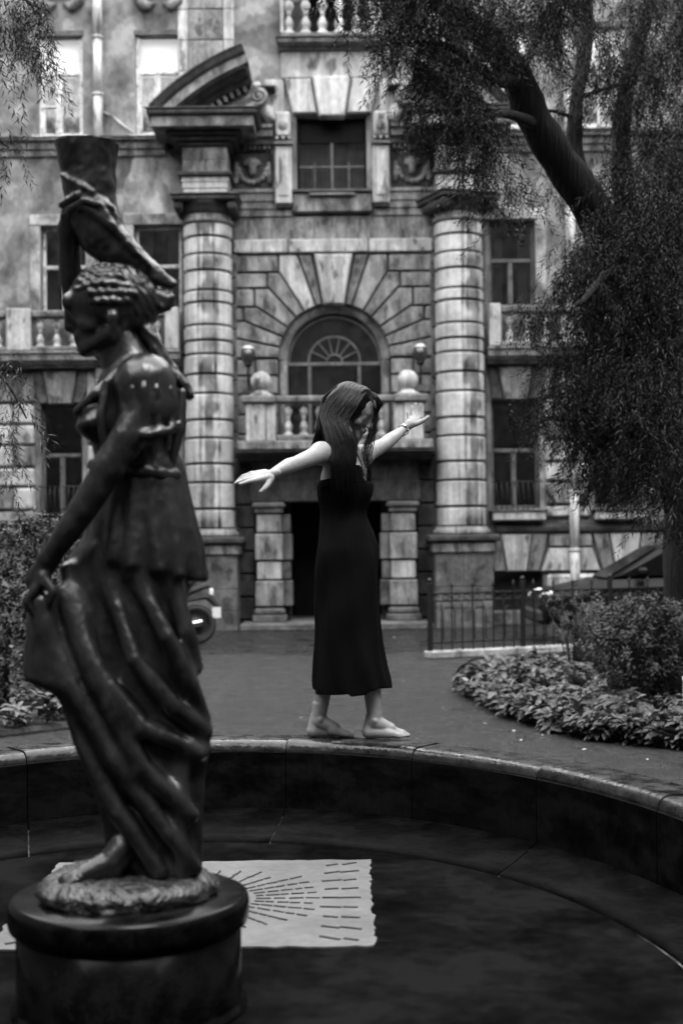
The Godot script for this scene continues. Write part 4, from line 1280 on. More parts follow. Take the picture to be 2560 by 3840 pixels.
func statue() -> void:
	var s := thing("bronze_statue", "dark bronze statue of a draped girl bearing a horn of plenty on her head", "statue", POOL + Vector3(-0.036, 0.652, 0.0))
	s.rotation.z = deg_to_rad(-0.6)
	# rock plate
	rng.seed = 31
	var n := FastNoiseLite.new()
	n.seed = 4
	n.frequency = 9.0
	var st := start()
	st.set_smooth_group(0)
	var rows := [[0.0, -0.052], [0.222, -0.052], [0.236, -0.035], [0.232, -0.012], [0.2, 0.006], [0.12, 0.012], [0.0, 0.014]]
	for k in rows.size() - 1:
		for i in 64:
			var P := func(row: Array, i2: int) -> Vector3:
				var a := TAU * (i2 % 64) / 64.0
				var r: float = row[0] * (1.0 + 0.05 * sin(a * 3.0 + 1.0) + 0.09 * n.get_noise_2d(cos(a), sin(a) + row[1] * 4.0))
				return Vector3(cos(a) * r, row[1] + (0.012 * n.get_noise_2d(cos(a) * r * 6.0, sin(a) * r * 6.0) if row[1] > -0.03 else 0.0), sin(a) * r * 0.97)
			quad(st, P.call(rows[k], i), P.call(rows[k], i + 1), P.call(rows[k + 1], i + 1), P.call(rows[k + 1], i), Vector3(cos(TAU * (i + 0.5) / 64.0), 0.6, sin(TAU * (i + 0.5) / 64.0)))
	piece("rock_plate", done(st), M.bronze_rock, s)
	# body and drapery
	var deep := Vector3(1, 1, 0.82)
	sc([[325, 1110, 0], [320, 1250, 0]], [98, 118], deep)
	sc([[312, 1070, 0], [308, 960, 0], [315, 905, 0]], [86, 104, 96], deep)
	sc([[222, 955, -35], [215, 940, -35]], [46, 30])
	sc([[228, 960, 42], [222, 945, 44]], [48, 30])
	sc([[340, 885, -85], [345, 885, 80]], [50, 54])
	sc([[320, 860, 0], [278, 770, 0]], [56, 44])
	# puffed sleeve
	sc([[350, 885, 92], [362, 940, 98]], [66, 62])
	var arm_prims := []
	# near arm reaching down to the gathered skirt
	var keep := prims
	prims = []
	for k in 5:
		var a := -0.9 + k * 0.45
		sc([[350 + 26 * a, 838, 128 - 30 * absf(a)], [355 + 58 * a, 905, 158 - 42 * a * a], [360 + 56 * a, 992, 150 - 40 * a * a]], [6, 9, 8])
	sc([[296, 985, 112], [322, 1000, 146], [362, 1006, 160], [402, 996, 138], [424, 975, 96]], [9, 11, 11, 11, 8])
	# collar and bodice folds
	sc([[300, 830, 42], [240, 905, 70], [190, 945, 55]], [10, 14, 10])
	sc([[262, 880, 85], [250, 960, 96], [262, 1060, 90]], [9, 12, 8])
	sc([[300, 920, 110], [292, 1010, 100], [300, 1080, 88]], [8, 12, 8])
	sc([[425, 900, 40], [420, 980, 45], [400, 1075, 40]], [10, 14, 8])
	# sash
	for k in 14:
		var a := TAU * k / 14.0
		var b := TAU * (k + 1) / 14.0
		sc([[318 + 96 * cos(a), 1078 + 14 * cos(a), 82 * sin(a)], [318 + 96 * cos(b), 1078 + 14 * cos(b), 82 * sin(b)]], [16, 16])
	sc([[352, 940, 110], [318, 1010, 132], [272, 1078, 138]], [44, 40, 36])
	sc([[276, 1078, 138], [216, 1170, 130], [138, 1278, 108]], [35, 32, 23])
	sc([[138, 1278, 108], [110, 1325, 98]], [24, 28], Vector3(1, 1, 0.7))
	for k in 4:
		sc([[110 - 6 * k + 12, 1330 + 4 * k, 118 - 18 * k], [92 + 4 * k, 1372, 122 - 18 * k], [106 + 5 * k, 1402, 112 - 18 * k]], [11, 10, 8])
	sc([[127, 1315, 118], [150, 1350, 124], [140, 1380, 116]], [12, 10, 8])
	arm_prims = prims
	prims = keep
	# peplum with upright folds
	sc([[330, 1100, 0], [335, 1200, 0], [338, 1268, 0]], [94, 112, 126], deep)
	for k in 15:
		var a := TAU * k / 15.0
		var drop := 30.0 * cos(a)
		sc([[328 + 88 * cos(a), 1110, 76 * sin(a)], [334 + 112 * cos(a), 1210, 96 * sin(a)], [340 + 130 * cos(a), 1290 + drop, 112 * sin(a)]], [7, 11, 13])
	# skirt
	sc([[315, 1290, 0], [325, 1480, 0], [352, 1660, 0], [372, 1960, 0]], [112, 112, 106, 84], deep)
	sc([[235, 1320, 20], [205, 1480, 20], [225, 1640, 10], [275, 1830, 0]], [84, 88, 64, 44], deep)
	sc([[290, 1740, -30], [300, 1960, -10]], [62, 52])
	# gathered swag under the hand
	sc([[118, 1385, 80], [130, 1470, 78], [134, 1512, 76]], [32, 46, 48], Vector3(1, 1, 0.42))
	for q in [[92, 1535, 70], [110, 1540, 92], [134, 1548, 98], [156, 1552, 100], [176, 1558, 96]]:
		sc([[118, 1375, 100], [(118 + q[0]) * 0.5, 1460, q[2] - 2], q], [11, 12, 14])
	# long diagonal folds sweeping down to the right
	for q in [
		[[168, 1300, 70], [232, 1500, 112], [345, 1650, 112], [468, 1712, 62]],
		[[240, 1262, 72], [330, 1500, 122], [415, 1610, 98], [478, 1668, 48]],
		[[290, 1240, 84], [400, 1450, 112], [448, 1560, 72], [472, 1640, 30]],
		[[128, 1420, 100], [190, 1560, 110], [280, 1720, 108], [400, 1890, 88], [462, 1975, 50]],
		[[160, 1350, 88], [250, 1560, 116], [345, 1740, 108], [452, 1850, 72]],
		[[160, 1560, 88], [212, 1690, 88], [290, 1840, 92], [378, 1975, 76]],
		[[385, 1250, 60], [440, 1440, 70], [452, 1520, 40]]]:
		sc(q, [12, 20, 22, 18, 12].slice(0, q.size()))
	sc([[462, 1680, 40], [470, 1708, 30], [458, 1740, 30]], [18, 20, 14])
	sc([[462, 1730, 24], [458, 1850, 22], [454, 1985, 18]], [16, 14, 14])
	sc([[432, 1720, 66], [428, 1850, 70], [430, 1990, 60]], [14, 14, 14])
	var cloth := net(0.0066, 0.03)
	prims = arm_prims
	# feet
	sc([[300, 1930, 40], [272, 1962, 56], [215, 1982, 74], [172, 1994, 82]], [38, 33, 24, 15])
	for k in 4:
		sc([[185 + 5 * k, 1990, 66 + 12 * k], [160 + 8 * k, 1998, 68 + 13 * k]], [11, 9])
	sc([[400, 1980, 10], [350, 2004, 26]], [30, 18])
	# far arm raised behind the head, hand on the horn
	sc([[345, 870, -92], [240, 790, -128], [165, 715, -96]], [46, 38, 33])
	sc([[165, 715, -96], [152, 600, -48], [158, 520, -6]], [32, 27, 24])
	sc([[158, 520, -6], [172, 484, 18]], [26, 28], Vector3(1, 1, 0.7))
	for k in 4:
		sc([[170 + 4 * k, 486 - 7 * k, 40 - 10 * k], [206, 470 - 9 * k, 66 - 12 * k], [238, 478 - 10 * k, 68 - 14 * k]], [11, 10, 8])
	var limbs := net(0.0062, 0.013)
	var fn := FastNoiseLite.new()
	fn.seed = 9
	fn.frequency = 14.0
	fn.fractal_octaves = 3
	var V := PackedVector3Array()
	var N := PackedVector3Array()
	var FV := PackedVector3Array()
	var FN := PackedVector3Array()
	var FI := PackedInt32Array()
	for q in [cloth, limbs]:
		V = q[0]
		N = smooth_normals(V, q[1])
		for i in V.size():
			V[i] += N[i] * (0.002 * fn.get_noise_3dv(V[i]))
		var o := FV.size()
		FV.append_array(V)
		FN.append_array(smooth_normals(V, q[1]))
		for i in q[1]: FI.append(i + o)
	piece("figure", arrays_mesh(FV, FN, FI), M.bronze, s)
	# head with face and dressed hair
	var fl := Vector3(1, 1, 0.84)
	sc([[268, 690, 0], [240, 690, 0]], [84, 82], fl)
	sc([[222, 732, 0], [216, 764, 0]], [56, 38], fl)
	sc([[168, 692, -24], [168, 692, 24]], [22, 22])
	sc([[158, 706, 0], [159, 746, 0]], [9, 11])
	sc([[163, 746, -6], [176, 752, 0]], [9, 10])
	sc([[180, 768, -10], [180, 768, 10]], [8, 8])
	sc([[185, 778, -9], [185, 778, 9]], [9, 9])
	sc([[202, 794, 0], [212, 795, 0]], [15, 17])
	sc([[235, 785, -40], [200, 795, 0]], [22, 18])
	sc([[262, 770, 46], [200, 796, 8]], [22, 18])
	sc([[205, 742, 34], [218, 748, 40]], [20, 18])
	sc([[270, 735, 70], [272, 752, 68]], [15, 10], Vector3(1, 1, 0.5))
	sc([[285, 830, 0], [268, 760, 0]], [50, 46])
	var hd := net_mesh(0.0048, 0.012, 2)
	piece("head", hd, M.bronze, s)
	for k in 15:
		var ps := deg_to_rad(-98.0 + 14.0 * k)
		var hi := 162.0 - 22.0 * pow(absf(sin(ps)), 3.0) - (26.0 if absf(sin(ps)) > 0.96 else 0.0)
		var pts := []
		var rd := []
		for j in 9:
			var be := deg_to_rad(lerpf(hi, 6.0, j / 8.0))
			var w := 1.0 + 0.025 * sin(j * 2.3 + k * 1.7)
			pts.append([258.0 + 86.0 * w * cos(be), 686.0 - 84.0 * w * sin(be) * cos(ps), 72.0 * w * sin(be) * sin(ps)])
			rd.append(10.0 + 1.5 * sin(j * 1.1 + k * 2.6))
		sc(pts, rd)
	sc([[285, 672, 0], [300, 690, 0]], [76, 72], fl)
	sc([[352, 682, 0], [376, 684, 0]], [24, 27])
	for k in 6:
		var a := TAU * k / 6.0
		sc([[370, 684, 0], [376 + 16 * cos(a), 684 + 18 * sin(a), 20 * sin(a + 1.0)]], [16, 14])
	for k in 3:
		var dz := -16.0 + 16.0 * k
		sc([[325, 728, dz], [345 + 4 * k, 775, dz * 0.8 + 8], [385, 830 + 6 * k, dz * 0.6 + 10], [425, 880, dz * 0.5], [438, 905, dz * 0.3]], [15, 17, 15, 13, 9])
	var hr := net(0.0052, 0.006)
	V = hr[0]
	N = smooth_normals(V, hr[1])
	for i in V.size():
		var w := sin((V[i].x * 1.1 + V[i].y * 0.9) * 190.0 + 2.2 * sin(V[i].z * 60.0) + 3.0 * fn.get_noise_3dv(V[i]))
		V[i] += N[i] * (0.0016 * w + 0.003 * fn.get_noise_3dv(V[i] * 1.6) * 0.6)
	piece("dressed_hair", arrays_mesh(V, smooth_normals(V, hr[1]), hr[1]), M.bronze, s)
	# horn of plenty with its tail drooping behind the head
	sc([[199, 322, 0], [204, 390, 0], [210, 450, 0], [216, 490, 0]], [74, 63, 58, 56])
	sc([[216, 490, 0], [236, 534, 0], [274, 570, 0], [318, 602, 0], [362, 630, 0], [398, 648, 0]], [57, 56, 46, 33, 22, 11])
	sc([[150, 405, 40], [205, 440, 64], [262, 480, 40]], [6, 8, 7])
	sc([[145, 470, 20], [190, 455, 60], [240, 480, 58], [300, 560, 50], [350, 608, 32]], [7, 9, 9, 8, 6])
	sc([[148, 492, 20], [200, 480, 62], [260, 520, 58], [320, 580, 40]], [7, 9, 9, 6])
	var hn := net(0.0065, 0.009)
	V = hn[0]
	N = smooth_normals(V, hn[1])
	for i in V.size():
		V[i] += N[i] * (0.0045 * fn.get_noise_3dv(V[i]) + 0.003 * fn.get_noise_3dv(V[i] * 2.2))
		V[i].y = minf(V[i].y, 1677.0 * U + 0.0025 * fn.get_noise_3dv(V[i] * 0.7))
	piece("horn_of_plenty", arrays_mesh(V, smooth_normals(V, hn[1]), hn[1]), M.bronze, s)

# ---------------------------------------------------------------- the woman on the rim
func woman() -> void:
	var w := thing("person", "barefoot woman in a long black dress balancing with arms spread on the fountain rim", "person", Vector3(0.021, 0.632, -6.637))
	var V3 := func(x: float, y: float, z: float) -> Vector3: return Vector3(x, y, z)
	# torso, neck, arms, legs: one surface
	var fd := Vector3(0.85, 0, 0.53)      # where the chest points
	var ax := Vector3(-0.53, 0, 0.85)     # towards her right shoulder
	var rs := Vector3(-0.110, 1.314, 0.145)
	var re := Vector3(-0.218, 1.255, 0.390)
	var rw := Vector3(-0.312, 1.204, 0.600)
	var ls := Vector3(0.080, 1.317, -0.150)
	var le := Vector3(0.189, 1.385, -0.390)
	var lw := Vector3(0.305, 1.480, -0.600)
	cap(Vector3(0.0, 1.2, 0), Vector3(-0.005, 1.05, 0), 0.095, 0.08)
	cap(Vector3(0, 1.2, 0) + ax * 0.06, Vector3(0, 1.2, 0) - ax * 0.06, 0.085, 0.085)
	cap(Vector3(-0.01, 1.3, 0.0) + ax * 0.07, Vector3(-0.01, 1.3, 0) - ax * 0.07, 0.062, 0.062)
	cap(Vector3(0.0, 1.2, 0) + fd * 0.04 + ax * 0.05, Vector3(0.0, 1.17, 0) + fd * 0.04 + ax * 0.05, 0.042, 0.04)
	cap(Vector3(0.0, 1.2, 0) + fd * 0.03 - ax * 0.045, Vector3(0.0, 1.17, 0) + fd * 0.03 - ax * 0.045, 0.042, 0.04)
	cap(Vector3(-0.005, 1.05, 0), Vector3(0.0, 0.86, 0), 0.075, 0.09)
	cap(rs, Vector3(-0.06, 1.31, 0.08), 0.05, 0.05)
	cap(ls, Vector3(0.04, 1.31, -0.08), 0.05, 0.05)
	cap(Vector3(-0.008, 1.32, 0), Vector3(0.022, 1.43, 0.005), 0.055, 0.05)
	cap(Vector3(-0.02, 1.345, 0) + ax * 0.05, Vector3(0.0, 1.38, 0), 0.04, 0.045)
	# arms, each one tapering chain from the shoulder past the wrist
	chain([rs, rs.lerp(re, 0.4), re, re.lerp(rw, 0.28) + Vector3(-0.002, 0.003, 0), rw, rw + Vector3(-0.02, -0.008, 0.02)], [0.05, 0.041, 0.034, 0.035, 0.0205, 0.0185])
	chain([ls, ls.lerp(le, 0.4), le, le.lerp(lw, 0.28), lw, lw + Vector3(0.02, 0.02, -0.012)], [0.05, 0.042, 0.035, 0.036, 0.022, 0.02])
	# legs and feet: left foot behind, right foot ahead
	cap(Vector3(-0.03, 0.86, -0.05), Vector3(-0.075, 0.47, -0.03), 0.07, 0.05)
	cap(Vector3(-0.075, 0.47, -0.03), Vector3(-0.1, 0.31, -0.01), 0.048, 0.046)
	cap(Vector3(-0.1, 0.31, -0.01), Vector3(-0.134, 0.1, 0.0), 0.046, 0.034)
	cap(Vector3(0.03, 0.86, 0.05), Vector3(0.08, 0.47, 0.05), 0.07, 0.05)
	cap(Vector3(0.08, 0.47, 0.05), Vector3(0.104, 0.31, 0.05), 0.048, 0.046)
	cap(Vector3(0.104, 0.31, 0.05), Vector3(0.122, 0.1, 0.05), 0.046, 0.035)
	var body := net(0.0105, 0.028)
	var V: PackedVector3Array = relax(body[0], body[1], 2)
	var I: PackedInt32Array = body[1]
	var parts := [[V, I]]
	# feet on a finer grid
	for q in [[Vector3(-0.134, 0, 0.0), 0.0, -1.0], [Vector3(0.122, 0, 0.05), 0.07, 1.0]]:
		var o: Vector3 = q[0]
		var tb := Basis(Vector3.UP, -q[1])
		var k: float = q[2]   # which side the little toe is on: +1 towards the viewer
		var F := func(x: float, y: float, z: float) -> Vector3: return o + tb * Vector3(x, y, z)
		cap(F.call(0, 0.15, 0), F.call(-0.002, 0.085, 0), 0.0335, 0.035)
		cap(F.call(-0.024, 0.1, 0), F.call(-0.028, 0.032, 0), 0.018, 0.03)
		cap(F.call(0.0, 0.075, 0), F.call(0.07, 0.045, -k * 0.006), 0.036, 0.027)
		cap(F.call(-0.03, 0.03, 0), F.call(0.06, 0.024, k * 0.012), 0.029, 0.022)
		cap(F.call(0.06, 0.036, -k * 0.01), F.call(0.125, 0.02, -k * 0.016), 0.026, 0.019)
		cap(F.call(0.06, 0.026, k * 0.014), F.call(0.112, 0.016, k * 0.022), 0.023, 0.015)
		cap(F.call(0.0, 0.085, k * 0.03), F.call(0.004, 0.083, k * 0.031), 0.012, 0.011)
		cap(F.call(0.006, 0.088, -k * 0.03), F.call(0.008, 0.086, -k * 0.031), 0.012, 0.011)
		for t in 5:
			var tz: float = -k * 0.026 + k * 0.0135 * t
			var tx := 0.148 - 0.009 * t - (0.004 if t == 0 else 0.0)
			var tr := 0.0125 if t == 0 else 0.0088 - 0.0004 * t
			cap(F.call(tx - 0.03, 0.02, tz * 0.92), F.call(tx - 0.008, 0.017, tz), tr, tr)
			cap(F.call(tx - 0.008, 0.017, tz), F.call(tx + 0.008, 0.011, tz), tr, tr * 0.9)
		var r := net(0.0036, 0.007)
		parts.append([relax(r[0], r[1], 1), r[1]])
	# right hand: palm down, thumb dropped towards the viewer
	var hx := Vector3(-0.80, -0.16, 0.36).normalized()
	var hz := Vector3(0.40, -0.5, 0.72); hz = (hz - hx * hz.dot(hx)).normalized()   # towards the thumb
	var hy := hz.cross(hx).normalized()                                           # back of the hand
	if hy.y < 0: hy = -hy
	var H := func(x: float, y: float, z: float) -> Vector3: return rw + Vector3(-0.012, -0.006, 0.014) + hx * x + hy * y + hz * z
	cap(H.call(-0.035, 0.002, 0), H.call(0.03, 0, 0), 0.0185, 0.019)
	for t in 4:
		var z := 0.028 - 0.019 * t
		cap(H.call(0.012, 0, z * 0.7), H.call(0.082 - 0.004 * t, 0.002, z), 0.016, 0.0105)
		var l: float = [0.068, 0.076, 0.07, 0.055][t]
		var dr: float = [0.006, 0.002, -0.012, -0.022][t]
		var base: Vector3 = H.call(0.082 - 0.004 * t, 0.002, z)
		var m1: Vector3 = H.call(0.082 + l * 0.48, 0.002 + dr * 0.4, z * 1.12)
		var m2: Vector3 = H.call(0.082 + l * 0.8, dr * 0.9 - 0.003, z * 1.2)
		var tip: Vector3 = H.call(0.082 + l, dr * 1.4 - 0.006, z * 1.25)
		chain([base, m1, m2, tip], [0.0102, 0.009, 0.0082, 0.0068])
	chain([H.call(0.002, -0.006, 0.022), H.call(0.03, -0.018, 0.05), H.call(0.052, -0.024, 0.066), H.call(0.07, -0.03, 0.072)], [0.015, 0.0135, 0.0112, 0.0085])
	var r1 := net(0.0032, 0.006)
	parts.append([relax(r1[0], r1[1], 1), r1[1]])
	# left hand: bent up at the wrist, back of the hand to the viewer
	var P := lw + Vector3(0.016, 0.016, -0.008)
	cap(lw, P + Vector3(0.012, 0.01, 0), 0.021, 0.022)
	cap(P, Vector3(0.352, 1.520, -0.625), 0.022, 0.02)
	var tips := [Vector3(0.390, 1.606, -0.645), Vector3(0.366, 1.612, -0.655), Vector3(0.346, 1.596, -0.655), Vector3(0.322, 1.566, -0.645)]
	var bases := [Vector3(0.386, 1.538, -0.632), Vector3(0.367, 1.546, -0.635), Vector3(0.350, 1.540, -0.635), Vector3(0.334, 1.526, -0.628)]
	for t in 4:
		cap(P + Vector3(0.02 - 0.006 * t, 0.012, 0), bases[t], 0.017, 0.0108)
		var mid: Vector3 = bases[t].lerp(tips[t], 0.5) + Vector3(0, 0, -0.004)
		chain([bases[t], mid, tips[t]], [0.0102, 0.009, 0.007])
	chain([P + Vector3(0.012, 0.004, 0.004), Vector3(0.372, 1.508, -0.612), Vector3(0.404, 1.524, -0.616), Vector3(0.426, 1.542, -0.622)], [0.019, 0.0135, 0.0112, 0.0085])
	var r2 := net(0.0032, 0.006)
	parts.append([relax(r2[0], r2[1], 1), r2[1]])
	# head: turned to her front, bowed
	var hc := Vector3(0.045, 1.515, 0.012)
	var hf := Vector3(0.80, -0.42, 0.38).normalized()
	var hr := hf.cross(Vector3.UP).normalized()
	var hu := hr.cross(hf).normalized()
	var K := func(f: float, u: float, s: float) -> Vector3: return hc + hf * f + hu * u + hr * s
	cap(K.call(-0.022, 0.022, 0), K.call(0.012, 0.03, 0), 0.083, 0.078)
	cap(K.call(0.03, -0.03, 0), K.call(0.035, -0.072, 0), 0.058, 0.034)
	cap(K.call(0.06, -0.095, -0.008), K.call(0.06, -0.095, 0.008), 0.017, 0.017)
	cap(K.call(0.07, 0.02, -0.02), K.call(0.07, 0.02, 0.02), 0.022, 0.022)
	cap(K.call(0.086, 0.004, 0), K.call(0.106, -0.034, 0), 0.009, 0.0115)
	cap(K.call(0.094, -0.038, -0.008), K.call(0.094, -0.038, 0.008), 0.008, 0.008)
	cap(K.call(0.082, -0.06, -0.014), K.call(0.082, -0.06, 0.014), 0.0075, 0.0075)
	cap(K.call(0.079, -0.071, -0.012), K.call(0.079, -0.071, 0.012), 0.008, 0.008)
	for s in [-1.0, 1.0]:
		cap(K.call(0.052, -0.03, s * 0.042), K.call(0.03, -0.035, s * 0.055), 0.022, 0.018)
		cap(K.call(0.03, -0.07, s * 0.042), K.call(0.062, -0.094, s * 0.012), 0.018, 0.015)
		cap(K.call(0.072, -0.004, s * 0.03), K.call(0.07, -0.006, s * 0.036), 0.0115, 0.011)
		cap(K.call(-0.012, 0.012, s * 0.074), K.call(-0.006, -0.03, s * 0.07), 0.012, 0.009)
	cap(K.call(-0.02, -0.06, 0), Vector3(0.02, 1.4, 0.004), 0.052, 0.052)
	var r3 := net(0.0044, 0.011)
	parts.append([relax(r3[0], r3[1], 1), r3[1]])
	var bv := PackedVector3Array()
	var bn := PackedVector3Array()
	var bi := PackedInt32Array()
	for q in parts:
		var off := bv.size()
		bv.append_array(q[0])
		bn.append_array(smooth_normals(q[0], q[1]))
		for i in q[1]: bi.append(i + off)
	piece("body", arrays_mesh(bv, bn, bi), M.skin, w)
	dress(w, fd, ax)
	hair(w, hc, hf, hu, hr)
	# straps over the shoulders
	for q in [
		[Vector3(-0.125, 1.375, 0.085), Vector3(-0.105, 1.372, 0.118), Vector3(-0.062, 1.352, 0.148), Vector3(-0.03, 1.30, 0.152)],
		[Vector3(-0.14, 1.36, 0.1), Vector3(-0.11, 1.362, 0.14), Vector3(-0.06, 1.34, 0.165), Vector3(-0.02, 1.29, 0.16)],
		[Vector3(-0.12, 1.378, 0.08), Vector3(-0.08, 1.374, 0.1), Vector3(-0.045, 1.35, 0.13), Vector3(-0.02, 1.30, 0.14)],
		[Vector3(0.03, 1.36, 0.06), Vector3(0.055, 1.31, 0.085), Vector3(0.075, 1.26, 0.09), Vector3(0.085, 1.21, 0.085)],
		[Vector3(0.075, 1.34, -0.05), Vector3(0.1, 1.3, -0.02), Vector3(0.105, 1.25, 0.01), Vector3(0.1, 1.2, 0.03)]]:
		tube("shoulder_strap", w, q, [0.0028, 0.0028, 0.0028, 0.0028], M.black_cloth, 5)
	# wrist watch
	var wt := sub("wrist_watch", w, lw + Vector3(-0.008, -0.007, 0.014))
	var wd := (lw - le).normalized()
	var wx := wd.cross(Vector3(0, 0, 1)).normalized()
	var wy := wx.cross(wd).normalized()
	for k in 14:
		var a := TAU * k / 14.0
		var st := start()
		var out := wx * cos(a) + wy * sin(a)
		add_box(st, out * 0.0275, Vector3(0.012, 0.0045, 0.013), 0.0012, Basis(wd.cross(out).normalized(), out, wd.cross(out).normalized().cross(out).normalized()))
		piece("bracelet_link", done(st), M.steel, wt)
	var cs := start()
	add_lathe(cs, [[0.0, 0.0], [0.013, 0.0], [0.0135, 0.004], [0.011, 0.007], [0.0, 0.0072]], 18)
	var co := (wy * 0.8 + wx * -0.4).normalized()
	var cm := piece("watch_case", done(cs), M.steel, wt, co * 0.027)
	cm.basis = Basis(wd, co, wd.cross(co))

func cr(rows: Array, i: int, t: float, c: int) -> float:
	return cubic_interpolate(rows[i][c], rows[i + 1][c], rows[maxi(i - 1, 0)][c], rows[mini(i + 2, rows.size() - 1)][c], t)

func dress(w: Node3D, fd: Vector3, ax: Vector3) -> void:
	# rows: y, centre x, centre z, half width across the view, half depth
	var rows := [[1.20, -0.006, 0.0, 0.122, 0.152], [1.17, -0.002, 0.0, 0.13, 0.150], [1.12, 0.0, 0.0, 0.126, 0.138], [1.04, -0.006, 0.0, 0.108, 0.118], [0.95, 0.0, 0.0, 0.128, 0.142], [0.86, 0.002, 0.0, 0.142, 0.168], [0.74, 0.002, 0.0, 0.146, 0.172], [0.6, 0.004, 0.01, 0.148, 0.17], [0.45, 0.006, 0.015, 0.152, 0.168], [0.34, 0.009, 0.02, 0.163, 0.168], [0.225, 0.015, 0.022, 0.18, 0.166]]
	var n := 72
	var V := PackedVector3Array()
	var I := PackedInt32Array()
	var steps := 60
	var fnz := FastNoiseLite.new()
	fnz.seed = 12
	fnz.frequency = 2.2
	var ring := []
	for k in steps + 1:
		var f := k / float(steps) * (rows.size() - 1)
		var i := mini(int(f), rows.size() - 2)
		var a: Array = rows[i]
		var b: Array = rows[i + 1]
		var t := f - i
		var y: float = lerpf(a[0], b[0], t)
		var low := clampf((0.95 - y) / 0.7, 0.0, 1.0)
		for j in n:
			var an := TAU * j / n
			var fold := low * (0.011 * sin(an * 5.0 + y * 5.0 + 1.0) + 0.007 * sin(an * 9.0 - y * 7.0)) + 0.006 * sin(an * 3.0 + y * 16.0) * (1.0 - low)
			var fz := 1.0 + fold / 0.13 + 0.04 * fnz.get_noise_3d(cos(an), y * 1.5, sin(an))
			var yy := y
			if k == 0:
				# neckline: lower under the arm at the side, a V in front
				var front := Vector3(cos(an), 0, sin(an)).dot(fd)
				yy = 1.2 + (0.06 * smoothstep(0.1, 0.6, front) if front > 0 else 0.015 * front) - (0.09 * smoothstep(0.94, 1.0, front))
			elif k < 4:
				yy = y - 0.01 * k
			if k == steps:
				yy += 0.012 * sin(an * 2.0 + 0.4) - (0.014 if an > 1.2 and an < 1.6 else 0.0)
			V.append(Vector3(cr(rows, i, t, 1) + cos(an) * cr(rows, i, t, 3) * fz, yy, cr(rows, i, t, 2) + sin(an) * cr(rows, i, t, 4) * fz))
	# inner side
	var outer := V.size()
	for q in outer:
		var row := q / n
		var mid := Vector3.ZERO
		mid = Vector3(0.0, V[q].y, 0.01)
		V.append(V[q].lerp(mid, 0.03))
	for side in 2:
		var o := side * outer
		for k in steps:
			for j in n:
				var p := o + k * n + j
				var q := o + k * n + (j + 1) % n
				if side == 0:
					I.append_array(PackedInt32Array([p, p + n, q, q, p + n, q + n]))
				else:
					I.append_array(PackedInt32Array([p, q, p + n, q, q + n, p + n]))
	for j in n:
		var p := steps * n + j
		var q := steps * n + (j + 1) % n
		I.append_array(PackedInt32Array([p, p + outer, q, q, p + outer, q + outer]))
		var p2 := j
		var q2 := (j + 1) % n
		I.append_array(PackedInt32Array([p2, q2, p2 + outer, q2, q2 + outer, p2 + outer]))
	piece("dress", arrays_mesh(V, smooth_normals(V, I), I), M.black_cloth, w)

